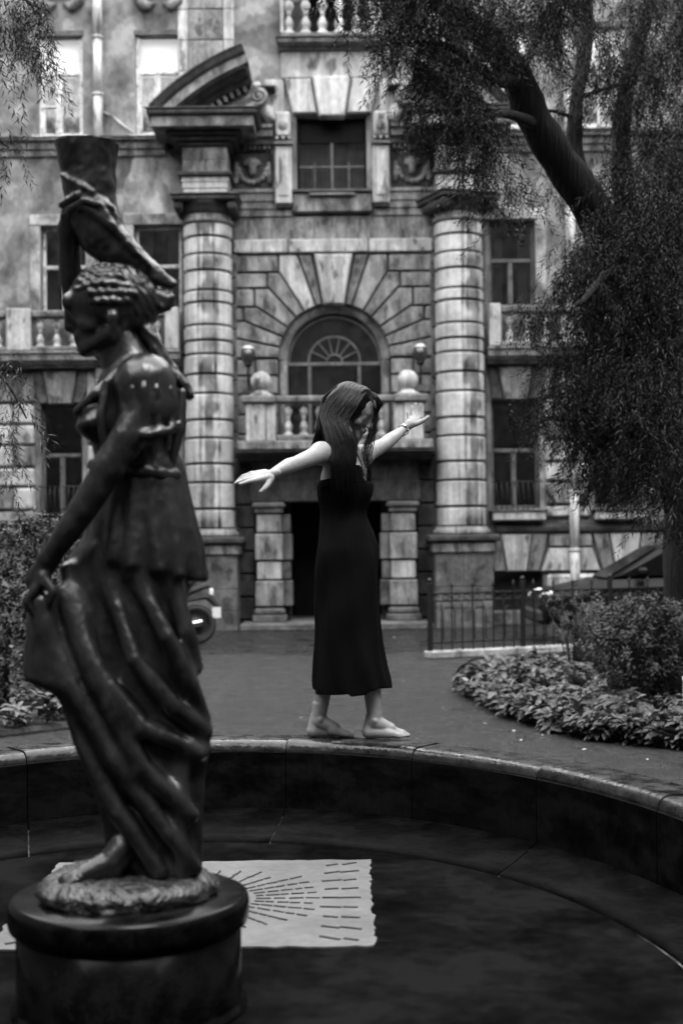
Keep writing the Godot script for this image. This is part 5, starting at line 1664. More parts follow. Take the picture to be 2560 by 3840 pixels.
func hair(w: Node3D, hc: Vector3, hf: Vector3, hu: Vector3, hr: Vector3) -> void:
	rng.seed = 77
	var K := func(f: float, u: float, s: float) -> Vector3: return hc + hf * f + hu * u + hr * s
	# scalp mass and the wet curtain falling in front of the near shoulder and down the back
	cap(K.call(-0.03, 0.032, 0), K.call(0.0, 0.045, 0), 0.089, 0.078)
	cap(K.call(-0.04, -0.01, 0), K.call(-0.04, 0.02, 0), 0.082, 0.086)
	chain([K.call(0.012, 0.085, 0.035), K.call(0.016, 0.02, 0.06), K.call(0.0, -0.05, 0.08), Vector3(0.012, 1.36, 0.125), Vector3(0.008, 1.26, 0.15), Vector3(0.012, 1.17, 0.16)], [0.042, 0.042, 0.042, 0.044, 0.04, 0.02])
	chain([K.call(-0.05, 0.07, 0.03), K.call(-0.075, 0.0, 0.055), Vector3(-0.045, 1.41, 0.09), Vector3(-0.045, 1.31, 0.12), Vector3(-0.03, 1.22, 0.15)], [0.05, 0.055, 0.055, 0.045, 0.02])
	chain([K.call(-0.08, 0.05, 0.0), K.call(-0.095, -0.02, 0.02), Vector3(-0.085, 1.4, 0.05), Vector3(-0.105, 1.33, 0.05), Vector3(-0.12, 1.3, 0.04)], [0.05, 0.052, 0.048, 0.03, 0.012])
	chain([K.call(-0.06, 0.02, -0.03), Vector3(-0.05, 1.42, -0.03), Vector3(-0.07, 1.31, -0.04)], [0.06, 0.06, 0.04])
	var r := net(0.006, 0.03)
	var V := relax(r[0], r[1], 1)
	var N := smooth_normals(V, r[1])
	for i in V.size():
		var v := V[i]
		V[i] += N[i] * (0.0018 * sin((v.x * 0.8 + v.z * 0.9) * 300.0 + 5.0 * sin(v.y * 9.0)))
	piece("hair", arrays_mesh(V, smooth_normals(V, r[1]), r[1]), M.hair, w)
	# loose wet strands
	var st := start()
	for k in 760:
		var path := []
		var rad := []
		var root: Vector3
		var pts := []
		if k < 540:
			# near side: crown, over the ear, down in front of the shoulder
			var e := rng.randf()
			var f := lerpf(-0.09, 0.058, e)
			var j := rng.randf_range(0.0, 0.008)
			root = K.call(f * 0.4, 0.124, rng.randf_range(-0.02, 0.03))
			pts = [root, K.call(f * 0.8, 0.1, 0.064 + j), K.call(f - 0.003, 0.03, lerpf(0.112, 0.104, e) + 0.012 * sin(e * PI) + j), K.call(f - 0.015, -0.05, lerpf(0.134, 0.126, e) + 0.012 * sin(e * PI) + j), Vector3(lerpf(-0.085, 0.05, e), 1.35 + rng.randf_range(-0.02, 0.02), lerpf(0.155, 0.172, e) + j), Vector3(lerpf(-0.07, 0.045, e), 1.26, 0.192 + j), Vector3(lerpf(-0.045, 0.035, e) + rng.randf_range(-0.03, 0.03), rng.randf_range(1.09, 1.2), 0.18 + rng.randf_range(-0.01, 0.01))]
		elif k < 700:
			# back of the head, down behind the near shoulder
			root = K.call(rng.randf_range(-0.06, 0.0), 0.124, rng.randf_range(-0.03, 0.02))
			var s := rng.randf_range(-0.04, 0.08)
			pts = [root, K.call(-0.11, 0.08, s * 0.7), K.call(-0.145, 0.0, s), Vector3(rng.randf_range(-0.14, -0.11), 1.4, 0.03 + s), Vector3(rng.randf_range(-0.16, -0.12), rng.randf_range(1.31, 1.36), 0.02 + s * 0.7), Vector3(rng.randf_range(-0.17, -0.11), rng.randf_range(1.26, 1.3), 0.02 + s * 0.6)]
		else:
			# front locks: most on the far side of the face, a few across the brow
			var s := rng.randf_range(-0.07, -0.02) if k % 5 else rng.randf_range(0.02, 0.05)
			root = K.call(rng.randf_range(0.02, 0.05), 0.115, s * 0.6)
			var e := rng.randf_range(0.12, 0.15)
			pts = [root, K.call(0.09, 0.075, s), Vector3(e, 1.5, 0.03 + s), Vector3(e - rng.randf_range(0.0, 0.02), 1.42, 0.05 + s), Vector3(e - rng.randf_range(0.02, 0.055), 1.33, 0.08 + s * 0.6), Vector3(e - rng.randf_range(0.02, 0.06), rng.randf_range(1.2, 1.3), 0.1 + s * 0.6)]
		var cv := Curve3D.new()
		for i in pts.size():
			var t: Vector3 = (pts[mini(i + 1, pts.size() - 1)] - pts[maxi(i - 1, 0)]) * 0.17
			cv.add_point(pts[i], -t, t)
		var ln := cv.get_baked_length()
		var m := 13
		var th := rng.randf_range(0.0008, 0.0022)
		for i in m + 1:
			path.append(cv.sample_baked(ln * i / m) + Vector3(sin(i * 1.3 + k), 0, cos(i * 1.1 + k)) * 0.0018)
			rad.append(th * (1.0 - 0.75 * pow(i / float(m), 3.0)))
		add_tube(st, path, rad, 4)
	piece("wet_strands", done(st), M.hair, w)

# ---------------------------------------------------------------- plants
# a sprig of leaves: [vertices, normals, colours], non-indexed triangles
func sprig(kind: String, seed_: int, tone: float) -> Array:
	var r := RandomNumberGenerator.new()
	r.seed = seed_
	var V := PackedVector3Array(); var N := PackedVector3Array(); var C := PackedColorArray()
	var n := 26
	var len := 0.44
	if kind == "hedge": n = 11; len = 0.13
	if kind == "ground": n = 9; len = 0.05
	if kind == "shrub": n = 14; len = 0.2
	for k in n:
		var f := (k + 0.5) / n
		var base := Vector3(0.06 * sin(f * 2.2), -len * f, 0.03 * cos(f * 3.0)) if kind == "willow" else Vector3(r.randf_range(-0.02, 0.02), len * f, r.randf_range(-0.02, 0.02))
		var a := k * 2.4 + r.randf_range(-0.5, 0.5)
		var d: Vector3
		var l: float
		var wd: float
		match kind:
			"willow":
				d = Vector3(cos(a) * 0.75, -0.75 + r.randf_range(-0.25, 0.35), sin(a) * 0.75).normalized()
				l = r.randf_range(0.045, 0.075); wd = l * 0.085
			"hedge":
				d = Vector3(cos(a), r.randf_range(-0.5, 0.7), sin(a)).normalized()
				l = r.randf_range(0.035, 0.06); wd = l * 0.24
			"shrub":
				d = Vector3(cos(a), r.randf_range(-0.3, 0.8), sin(a)).normalized()
				l = r.randf_range(0.035, 0.06); wd = l * 0.2
			_:
				d = Vector3(cos(a), r.randf_range(0.0, 0.55), sin(a)).normalized()
				l = r.randf_range(0.07, 0.13); wd = l * 0.2
		var side := d.cross(Vector3.UP)
		side = (side.normalized() + Vector3(r.randf_range(-0.5, 0.5), r.randf_range(-0.5, 0.5), r.randf_range(-0.5, 0.5))).normalized()
		side = (side - d * side.dot(d)).normalized()
		var up := side.cross(d).normalized()
		if up.y < 0: up = -up
		var tip := base + d * l - up * l * (0.1 if kind == "willow" else 0.22)
		var m1 := base + d * l * 0.35
		var m2 := base + d * l * 0.7 - up * l * 0.05
		var g := tone * r.randf_range(0.65, 1.35)
		var tris := []
		if kind == "willow":
			tris = [[base, m1 + side * wd + up * wd * 0.3, tip], [base, tip, m1 - side * wd + up * wd * 0.3]]
		else:
			var L1 := m1 + side * wd + up * wd * 0.35; var R1 := m1 - side * wd + up * wd * 0.35
			var L2 := m2 + side * wd * 0.8 + up * wd * 0.25; var R2 := m2 - side * wd * 0.8 + up * wd * 0.25
			tris = [[base, L1, m1], [L1, L2, m1], [m1, L2, m2], [L2, tip, m2], [base, m1, R1], [m1, R2, R1], [m1, m2, R2], [m2, tip, R2]]
		for t in tris:
			var nn: Vector3 = (t[2] - t[0]).cross(t[1] - t[0]).normalized()
			if nn.dot(up) < 0:
				nn = -nn
				t = [t[0], t[2], t[1]]
			for v in t:
				V.append(v); N.append(nn); C.append(Color(g, g, g))
	return [V, N, C]

func foliage(called: String, parent: Node3D, places: Array, sprigs: Array, m: Material) -> MeshInstance3D:
	var V := PackedVector3Array(); var N := PackedVector3Array(); var C := PackedColorArray()
	for i in places.size():
		var s: Array = sprigs[i % sprigs.size()]
		var t: Transform3D = places[i]
		V.append_array(t * s[0])
		N.append_array(Transform3D(t.basis.orthonormalized(), Vector3.ZERO) * s[1])
		C.append_array(s[2])
	return piece(called, arrays_mesh(V, N, PackedInt32Array(), C), m, parent)

func turned(p: Vector3, tilt: float, scale := 1.0) -> Transform3D:
	var b := Basis(Vector3.UP, rng.randf() * TAU) * Basis(Vector3.RIGHT, rng.randf_range(-tilt, tilt)) * Basis(Vector3.BACK, rng.randf_range(-tilt, tilt))
	return Transform3D(b.scaled(Vector3.ONE * scale * rng.randf_range(0.8, 1.25)), p)

func limb(called: String, parent: Node3D, rows: Array, off: Vector3, seg := 12) -> void:
	var path := []
	var rad := []
	var cv := Curve3D.new()
	for i in rows.size():
		var p := Vector3(rows[i][0], rows[i][1], rows[i][2]) - off
		var a: Array = rows[maxi(i - 1, 0)]
		var b: Array = rows[mini(i + 1, rows.size() - 1)]
		var t := Vector3(b[0] - a[0], b[1] - a[1], b[2] - a[2]) * 0.16
		cv.add_point(p, -t, t)
	var m := (rows.size() - 1) * 4
	for k in m + 1:
		var f := k / float(m) * (rows.size() - 1)
		var i := mini(int(f), rows.size() - 2)
		path.append(cv.sample(i, f - i))
		rad.append(lerpf(rows[i][3], rows[i + 1][3], f - i) * (1.0 + 0.06 * sin(k * 1.9)))
	tube(called, parent, path, rad, M.bark, seg, 0.07)

func willow() -> void:
	rng.seed = 5
	var off := Vector3(3.24, 0, -13.2)
	var t := thing("willow_tree", "large dark leaning willow over the right-hand flower bed", "tree", off)
	limb("trunk", t, [[3.26, -0.05, -13.20, 0.36], [3.24, 0.47, -13.20, 0.285], [3.21, 1.48, -13.10, 0.249], [3.11, 2.47, -12.90, 0.229], [2.86, 3.22, -12.60, 0.208], [2.52, 3.85, -12.30, 0.188], [2.19, 4.26, -12.00, 0.165], [1.89, 4.58, -11.70, 0.150], [1.60, 4.88, -11.40, 0.140], [1.44, 5.16, -11.20, 0.130], [1.24, 5.37, -11.00, 0.111], [0.95, 5.50, -10.70, 0.092], [0.54, 5.58, -10.30, 0.063], [0.03, 5.57, -9.80, 0.033]], off, 18)
	for q in [
		[[2.32, 4.13, -12.10, 0.111], [2.08, 4.68, -12.20, 0.082], [2.06, 5.20, -12.30, 0.064], [2.19, 5.88, -12.40, 0.057], [2.21, 6.50, -12.40, 0.046], [2.34, 7.23, -12.40, 0.027]],
		[[2.61, 3.71, -12.30, 0.120], [2.53, 4.70, -12.60, 0.100], [2.57, 5.43, -12.70, 0.078], [2.73, 6.02, -12.80, 0.071], [2.98, 6.77, -12.90, 0.055], [3.34, 7.54, -13.00, 0.028]],
		[[2.05, 5.20, -12.30, 0.019], [1.76, 5.17, -12.00, 0.015], [1.54, 4.95, -11.80, 0.011]],
		[[2.14, 5.38, -12.30, 0.019], [2.41, 5.53, -12.50, 0.019], [2.61, 5.61, -12.70, 0.016]],
		[[1.44, 5.16, -11.20, 0.075], [1.19, 5.06, -10.80, 0.046], [0.91, 5.09, -10.30, 0.032], [0.57, 5.02, -9.80, 0.018]],
		[[2.98, 2.85, -12.80, 0.118], [2.57, 3.45, -11.60, 0.071], [2.09, 3.55, -10.60, 0.039], [1.69, 3.19, -10.00, 0.018]],
		[[1.60, 4.88, -11.40, 0.056], [1.23, 4.73, -10.60, 0.029], [0.94, 4.43, -10.00, 0.018], [0.86, 4.01, -9.80, 0.009]],
		[[3.19, 1.87, -13.00, 0.119], [3.09, 2.77, -12.00, 0.081], [2.77, 3.14, -11.00, 0.047], [2.40, 2.91, -10.30, 0.025]]]:
		limb("limb", t, q, off, 10)
	var blobs := [[2.00, 3.46, -10.50, 0.386], [2.25, 2.75, -10.50, 0.514], [2.02, 2.72, -10.80, 0.463], [1.78, 2.51, -11.00, 0.303], [2.21, 2.12, -10.80, 0.397], [2.59, 3.58, -10.80, 0.529], [1.67, 3.25, -11.20, 0.189], [1.85, 2.34, -11.00, 0.236], [2.32, 2.26, -10.00, 0.429], [1.75, 2.91, -11.20, 0.206], [2.16, 3.15, -11.00, 0.404], [2.51, 4.09, -11.30, 0.450], [2.42, 1.81, -10.20, 0.250], [1.95, 3.75, -11.30, 0.208], [0.70, 5.09, -10.00, 0.337], [1.10, 5.28, -10.30, 0.347], [0.51, 5.17, -9.80, 0.270], [1.62, 5.50, -11.00, 0.337], [2.28, 5.48, -12.00, 0.404], [2.75, 5.10, -12.00, 0.478], [0.82, 4.74, -10.00, 0.214], [2.55, 5.96, -12.20, 0.411], [2.91, 5.66, -12.00, 0.441], [2.77, 4.42, -11.50, 0.422], [2.42, 4.86, -12.20, 0.299], [1.87, 4.54, -12.10, 0.148], [0.78, 4.50, -9.90, 0.182], [0.96, 4.22, -9.90, 0.182], [1.01, 3.95, -9.80, 0.114], [1.20, 3.92, -10.20, 0.094], [0.63, 4.65, -9.90, 0.136], [0.29, 4.93, -9.80, 0.120], [1.09, 4.43, -10.00, 0.168], [3.11, 3.34, -11.00, 0.741], [3.60, 4.98, -12.00, 0.918], [3.09, 2.33, -11.00, 0.673], [0.71, 5.74, -10.00, 0.459], [1.63, 6.18, -11.00, 0.606], [2.89, 6.67, -12.00, 0.808], [0.09, 5.44, -9.70, 0.267], [1.48, 4.23, -11.40, 0.105], [0.75, 4.31, -9.90, 0.121]]
	var places := []
	for b in blobs:
		var n := int(clampf(b[3] * b[3] * 1500.0, 14.0, 480.0))
		if b[2] < -11.9: n = int(n * 0.55)
		var heart := Vector3.ZERO
		for k in n:
			if k % 9 == 0:
				heart = Vector3(rng.randfn(), rng.randfn(), rng.randfn()).normalized() * pow(rng.randf(), 0.4) * b[3] * 1.05
			var d := heart + Vector3(rng.randfn(), rng.randfn(), rng.randfn()) * 0.065
			places.append(turned(Vector3(b[0], b[1] + 0.16, b[2]) + d * Vector3(1, 1, 1.3) - off, 0.7, 0.85))
	var sp := []
	for k in 8: sp.append(sprig("willow", 100 + k, 0.007 + 0.0035 * k))
	foliage("crown", t, places, sp, M.willow_leaf)
	# the second tree stands left of the picture and reaches in with a few branches
	off = Vector3(-3.64, 0, -9.4)
	t = thing("roadside_willow", "slender willow at the left edge trailing sparse leafy twigs", "tree", off)
	limb("trunk", t, [[-3.64, -0.05, -9.40, 0.22], [-3.61, 1.70, -9.40, 0.173], [-3.48, 3.13, -9.30, 0.157], [-3.23, 4.22, -9.10, 0.125], [-2.94, 4.98, -8.90, 0.095], [-2.63, 5.76, -8.80, 0.067]], off, 14)
	for q in [
		[[-3.33, 3.96, -9.20, 0.062], [-2.81, 4.57, -8.90, 0.038], [-2.31, 4.81, -8.60, 0.024], [-1.92, 4.85, -8.50, 0.013], [-1.74, 4.66, -8.50, 0.005]],
		[[-3.51, 2.56, -9.30, 0.057], [-2.92, 2.82, -8.80, 0.032], [-2.35, 2.72, -8.50, 0.018], [-1.99, 2.54, -8.30, 0.010], [-1.81, 2.27, -8.20, 0.005]],
		[[-3.42, 3.41, -9.30, 0.043], [-2.81, 4.02, -8.90, 0.022], [-2.29, 4.14, -8.70, 0.013], [-2.02, 3.98, -8.70, 0.005]]]:
		limb("limb", t, q, off, 8)
	places = []
	for b in [[-1.92, 4.71, -8.50, 0.182, 40], [-1.76, 4.58, -8.50, 0.117, 10], [-1.82, 4.42, -8.60, 0.079, 10], [-2.00, 4.50, -8.50, 0.156, 26], [-2.02, 3.87, -8.70, 0.093, 5], [-2.21, 4.06, -8.60, 0.237, 12], [-1.89, 2.42, -8.20, 0.100, 5], [-1.84, 2.25, -8.20, 0.075, 4], [-1.9, 2.12, -8.20, 0.100, 6], [-2.0, 2.0, -8.30, 0.076, 5], [-2.22, 2.55, -8.40, 0.231, 12], [-2.17, 2.2, -8.40, 0.154, 9], [-1.93, 1.8, -8.2, 0.06, 4], [-2.45, 4.60, -8.60, 0.369, 50], [-1.79, 4.66, -8.50, 0.091, 4], [-3.2, 4.8, -9.0, 0.7, 90], [-2.7, 5.6, -8.8, 0.6, 80]]:
		for k in b[4]:
			var d = Vector3(rng.randfn(), rng.randfn(), rng.randfn()).normalized() * pow(rng.randf(), 0.5) * b[3]
			places.append(turned(Vector3(b[0], b[1] + 0.16, b[2]) + d - off, 0.5, 0.8))
	sp = []
	for k in 6: sp.append(sprig("willow", 140 + k, 0.03 + 0.006 * k))
	foliage("crown", t, places, sp, M.willow_leaf_far)

func beds() -> void:
	rng.seed = 19
	# soil
	var right := PackedVector2Array([Vector2(1.3, -14.6), Vector2(1.36, -13.7), Vector2(1.5, -12.4), Vector2(1.72, -11.5), Vector2(2.0, -10.9), Vector2(2.6, -10.35), Vector2(3.6, -9.9), Vector2(5.5, -9.6), Vector2(7.5, -10.0), Vector2(7.5, -16.0), Vector2(2.2, -16.2), Vector2(1.6, -15.6)])
	var left := PackedVector2Array([Vector2(-1.55, -12.2), Vector2(-1.5, -13.5), Vector2(-1.9, -15.2), Vector2(-3.0, -16.0), Vector2(-8.5, -16.0), Vector2(-8.5, -9.5), Vector2(-4.2, -9.7), Vector2(-2.9, -11.2), Vector2(-2.2, -11.9)])
	for q in [[right, "flower_bed"], [left, "flower_bed"]]:
		var st := start()
		add_prism(st, q[0], 0.0, 0.05, 0.03, Transform3D(Basis(Vector3.RIGHT, Vector3(0, 0, 1), Vector3(0, 1, 0)), Vector3.ZERO))
		struct(q[1], done(st), M.soil, Vector3(0, 0.002, 0))
	# low plants carpeting the right bed, a heap towards the tip
	var places := []
	while places.size() < 1500:
		var p := Vector2(rng.randf_range(1.25, 4.6), rng.randf_range(-15.6, -9.7))
		if Geometry2D.is_point_in_polygon(p, right):
			var h := 0.08 + 0.16 * rng.randf() + 0.28 * exp(-pow((p.x - 1.8) / 0.35, 2.0) - pow((p.y + 13.6) / 1.0, 2.0))
			places.append(turned(Vector3(p.x, 0.04 + h * rng.randf_range(0.25, 0.85), p.y), 0.45))
	for k in 1000:
		var f := rng.randf() * 6.0
		var p := right[int(f)].lerp(right[int(f) + 1], f - int(f))
		places.append(turned(Vector3(p.x + rng.randf_range(-0.12, 0.12), rng.randf_range(0.02, 0.14), p.y + rng.randf_range(-0.1, 0.14)), 0.5))
	var sp := []
	for k in 8: sp.append(sprig("ground", 200 + k, 0.035 + 0.02 * k))
	var holder := foliage("ground_cover", self, places, sp, M.ground_leaf)
	holder.name = "ground_cover"
	tag(holder, "low leafy plants carpeting the right-hand flower bed", "plants", "", "stuff")
	places = []
	while places.size() < 900:
		var p := Vector2(rng.randf_range(-5.0, -1.45), rng.randf_range(-15.0, -9.8))
		if Geometry2D.is_point_in_polygon(p, left):
			places.append(turned(Vector3(p.x, 0.05 + 0.2 * rng.randf() + 0.2 * rng.randf() * smoothstep(-12.0, -12.6, p.y), p.y), 0.5, 0.9))
	var hl := foliage("ground_cover", self, places, sp, M.ground_leaf)
	hl.name = "ground_cover_001"
	tag(hl, "low leafy plants in the left-hand bed under the hedge", "plants", "", "stuff")
	# hedge on the left
	var hg := thing("hedge", "clipped dark leafy hedge behind the statue's arm", "hedge", Vector3(-4.2, 0, -12.9))
	var hs := []
	for k in 6: hs.append(sprig("hedge", 220 + k, 0.022 + 0.01 * k))
	places = []
	for k in 4200:
		var x := rng.randf_range(-4.0, 2.1)
		var y := rng.randf_range(0.35, 1.66)
		var z := rng.randf_range(-0.5, 0.5)
		var face := rng.randf()
		if face < 0.55: z = 0.5 - absf(rng.randfn()) * 0.09
		elif face < 0.8: y = 1.66 - absf(rng.randfn()) * 0.08
		elif face < 0.9: x = 2.1 - absf(rng.randfn()) * 0.08
		var bump := 0.06 * sin(x * 5.0) + 0.05 * sin(x * 11.0 + z * 7.0)
		places.append(turned(Vector3(x, y + bump, z + bump), 1.2))
	foliage("leaves", hg, places, hs, M.hedge_leaf)
	for k in 16:
		var x := -3.8 + k * 0.38
		tube("stem", hg, [Vector3(x, 0.0, rng.randf_range(-0.1, 0.1)), Vector3(x + 0.05, 0.6, 0.1), Vector3(x - 0.05, 1.3, 0.0)], [0.03, 0.022, 0.01], M.stem, 6)
	# round shrub and twiggy shrub on the right
	var sh := thing("round_shrub", "round dark shrub with small pale-tipped leaves on the right", "shrub", Vector3(2.62, 0.03, -12.4))
	var ss := []
	for k in 6: ss.append(sprig("shrub", 240 + k, 0.028 + 0.016 * k))
	places = []
	for k in 900:
		var d := Vector3(rng.randfn(), rng.randfn(), rng.randfn()).normalized()
		d *= 0.75 + 0.27 * rng.randf() if k % 3 else rng.randf()
		places.append(turned(Vector3(d.x * 0.46, 0.46 + d.y * 0.4, d.z * 0.42), 1.0, 0.9))
	for k in 130:
		var d := Vector3(rng.randfn(), 0.7 + absf(rng.randfn()), rng.randfn()).normalized()
		places.append(turned(Vector3(d.x * 0.48, 0.47 + d.y * 0.42, d.z * 0.44), 0.4, 0.75))
	foliage("leaves", sh, places, ss, M.shrub_leaf)
	for k in 9:
		var a := TAU * k / 9.0
		tube("stem", sh, [Vector3(cos(a) * 0.04, 0, sin(a) * 0.04), Vector3(cos(a) * 0.15, 0.35, sin(a) * 0.15), Vector3(cos(a) * 0.3, 0.75, sin(a) * 0.3)], [0.014, 0.01, 0.005], M.stem, 5)
	var tw := thing("twiggy_shrub", "thin upright twiggy shrub beside the railing", "shrub", Vector3(2.35, 0.03, -14.6))
	places = []
	for k in 26:
		var a := rng.randf() * TAU
		var top := Vector3(cos(a) * rng.randf_range(0.1, 0.5), rng.randf_range(0.45, 0.92), sin(a) * 0.3)
		tube("stem", tw, [Vector3(cos(a) * 0.03, 0, sin(a) * 0.03), top * Vector3(0.4, 0.55, 0.4), top], [0.008, 0.006, 0.003], M.stem, 5)
		for j in 7:
			places.append(turned(top * Vector3(lerpf(0.45, 1.0, j / 6.0), lerpf(0.5, 1.0, j / 6.0), lerpf(0.45, 1.0, j / 6.0)), 0.9, 0.62))
	foliage("leaves", tw, places, ss, M.shrub_leaf)
	# iron hoop edging at the tip of the bed
	for q in [[1.3, -14.5, 0.5, "middle of three at the tip of the flower bed"], [1.33, -13.9, 0.35, "nearest the viewer, at the leafy bed's left tip"], [1.5, -15.2, 0.9, "farthest, next to the iron railing"]]:
		var hp := thing("hoop_edging", "low black wire hoop, " + q[3], "edging", Vector3(q[0], 0, q[1]), q[2], "wire hoops round the flower bed")
		var path := []
		for k in 13:
			var a := PI * k / 12.0
			path.append(Vector3(0.0, sin(a) * 0.28, cos(a) * 0.33))
		var rad := []
		rad.resize(13)
		rad.fill(0.012)
		tube("hoop", hp, path, rad, M.iron, 6)

# ---------------------------------------------------------------- street things
func railing() -> void:
	var at := Vector3(1.13, 0, -18.43)
	var f := thing("iron_railing", "low black iron railing with pointed bars in front of the building", "fence", at, 0.43)
	var L := 5.6
	block("kerb", f, Vector3(-0.05, 0.0, -0.1), Vector3(L, 0.1, 0.1), M.stone_light, 0.015)
	for y in [0.2, 0.74, 0.84]:
		block("rail", f, Vector3(0.0, y - 0.012, -0.012), Vector3(L, y + 0.012, 0.012), M.iron, 0.003)
	var n := 36
	for k in n + 1:
		var x := L * k / n
		if k % 9 == 0:
			block("post", f, Vector3(x - 0.028, 0.08, -0.028), Vector3(x + 0.028, 0.98, 0.028), M.iron, 0.006)
			lathe("post_knob", f, ball_prof(0.035, 8), M.iron, Vector3(x, 1.01, 0), 10)
		else:
			var top := 1.0 if k % 2 == 0 else 0.74
			var st := start()
			add_tube(st, [Vector3(x, 0.1, 0.02), Vector3(x, top - 0.09, 0.02), Vector3(x, top - 0.06, 0.02), Vector3(x, top, 0.02)], [0.009, 0.009, 0.02 if top > 0.9 else 0.009, 0.002], 6)
			piece("bar", done(st), M.iron, f)
		if k % 3 == 1 and k < n - 1:
			tube("arched_bar", f, [Vector3(x + 0.05, 0.22, -0.02), Vector3(x + 0.05, 0.6, -0.02), Vector3(x + 0.07, 0.65, -0.02), Vector3(x + 0.2, 0.65, -0.02), Vector3(x + 0.22, 0.6, -0.02), Vector3(x + 0.22, 0.22, -0.02)], [0.008, 0.008, 0.008, 0.008, 0.008, 0.008], M.iron, 5)
		if k < n:
			var st := start()
			var c := Vector3(x + L / n * 0.5, 0.79, 0)
			var ring := []
			var rr := []
			for i in 11:
				var a := TAU * i / 10.0
				ring.append(c + Vector3(cos(a) * 0.055, sin(a) * 0.032, 0))
				rr.append(0.007)
			add_tube(st, ring, rr, 4)
			piece("scroll", done(st), M.iron, f)

func car() -> void:
	var c := thing("parked_car", "dark car parked behind the railing, mostly behind the willow trunk", "car", Vector3(5.05, 0, -21.6))
	# side outline of lower body and cabin, extruded across and tapered
	var lower := PackedVector2Array([Vector2(-2.15, 0.28), Vector2(-2.2, 0.5), Vector2(-2.1, 0.72), Vector2(-1.2, 0.92), Vector2(1.75, 0.98), Vector2(2.15, 0.9), Vector2(2.2, 0.5), Vector2(2.15, 0.28)])
	var cabin := PackedVector2Array([Vector2(-1.15, 0.93), Vector2(-0.35, 1.4), Vector2(0.2, 1.47), Vector2(0.95, 1.42), Vector2(1.7, 0.99)])
	var st := start()
	add_prism(st, lower, -0.86, 0.86, 0.12)
	piece("body", done(st), M.car_paint, c)
	st = start()
	add_prism(st, cabin, -0.72, 0.72, 0.1)
	piece("cabin", done(st), M.car_paint, c)
	st = start()
	add_prism(st, PackedVector2Array([Vector2(-0.95, 0.98), Vector2(-0.3, 1.34), Vector2(0.2, 1.4), Vector2(0.2, 0.98)]), -0.725, 0.725, 0.0)
	piece("side_window", done(st), M.car_glass, c)
	st = start()
	add_prism(st, PackedVector2Array([Vector2(0.28, 0.98), Vector2(0.28, 1.4), Vector2(0.9, 1.35), Vector2(1.45, 1.0)]), -0.725, 0.725, 0.0)
	piece("side_window", done(st), M.car_glass, c)
	st = start()
	quad(st, Vector3(-1.16, 0.955, -0.6), Vector3(-1.16, 0.955, 0.6), Vector3(-0.4, 1.4, 0.56), Vector3(-0.4, 1.4, -0.56), Vector3(-1, 1, 0))
	piece("windscreen", done(st), M.car_glass, c)
	for z in [-0.6, 0.6]:
		cap(Vector3(-2.08, 0.66, z - 0.12), Vector3(-2.0, 0.72, z + 0.12), 0.07, 0.06)
		piece("headlight", net_mesh(0.025, 0.02), M.lamp_clear, c)
		for x in [-1.4, 1.35]:
			var wh := sub("wheel", c, Vector3(x, 0.31, signf(z) * 0.78))
			lathe("tyre", wh, [[0.2, -0.1], [0.29, -0.1], [0.31, -0.07], [0.31, 0.07], [0.29, 0.1], [0.2, 0.1], [0.2, -0.1]], M.rubber, Vector3.ZERO, 28).rotation.x = PI / 2
			lathe("rim", wh, [[0.0, -0.06], [0.2, -0.07], [0.2, 0.085], [0.12, 0.06], [0.05, 0.09], [0.0, 0.09]], M.steel, Vector3.ZERO, 24).rotation.x = PI / 2
	block("bumper", c, Vector3(-2.24, 0.3, -0.8), Vector3(-2.1, 0.5, 0.8), M.rubber, 0.05)
	block("side_mirror", c, Vector3(-0.75, 0.98, 0.76), Vector3(-0.6, 1.1, 0.96), M.car_paint, 0.04)

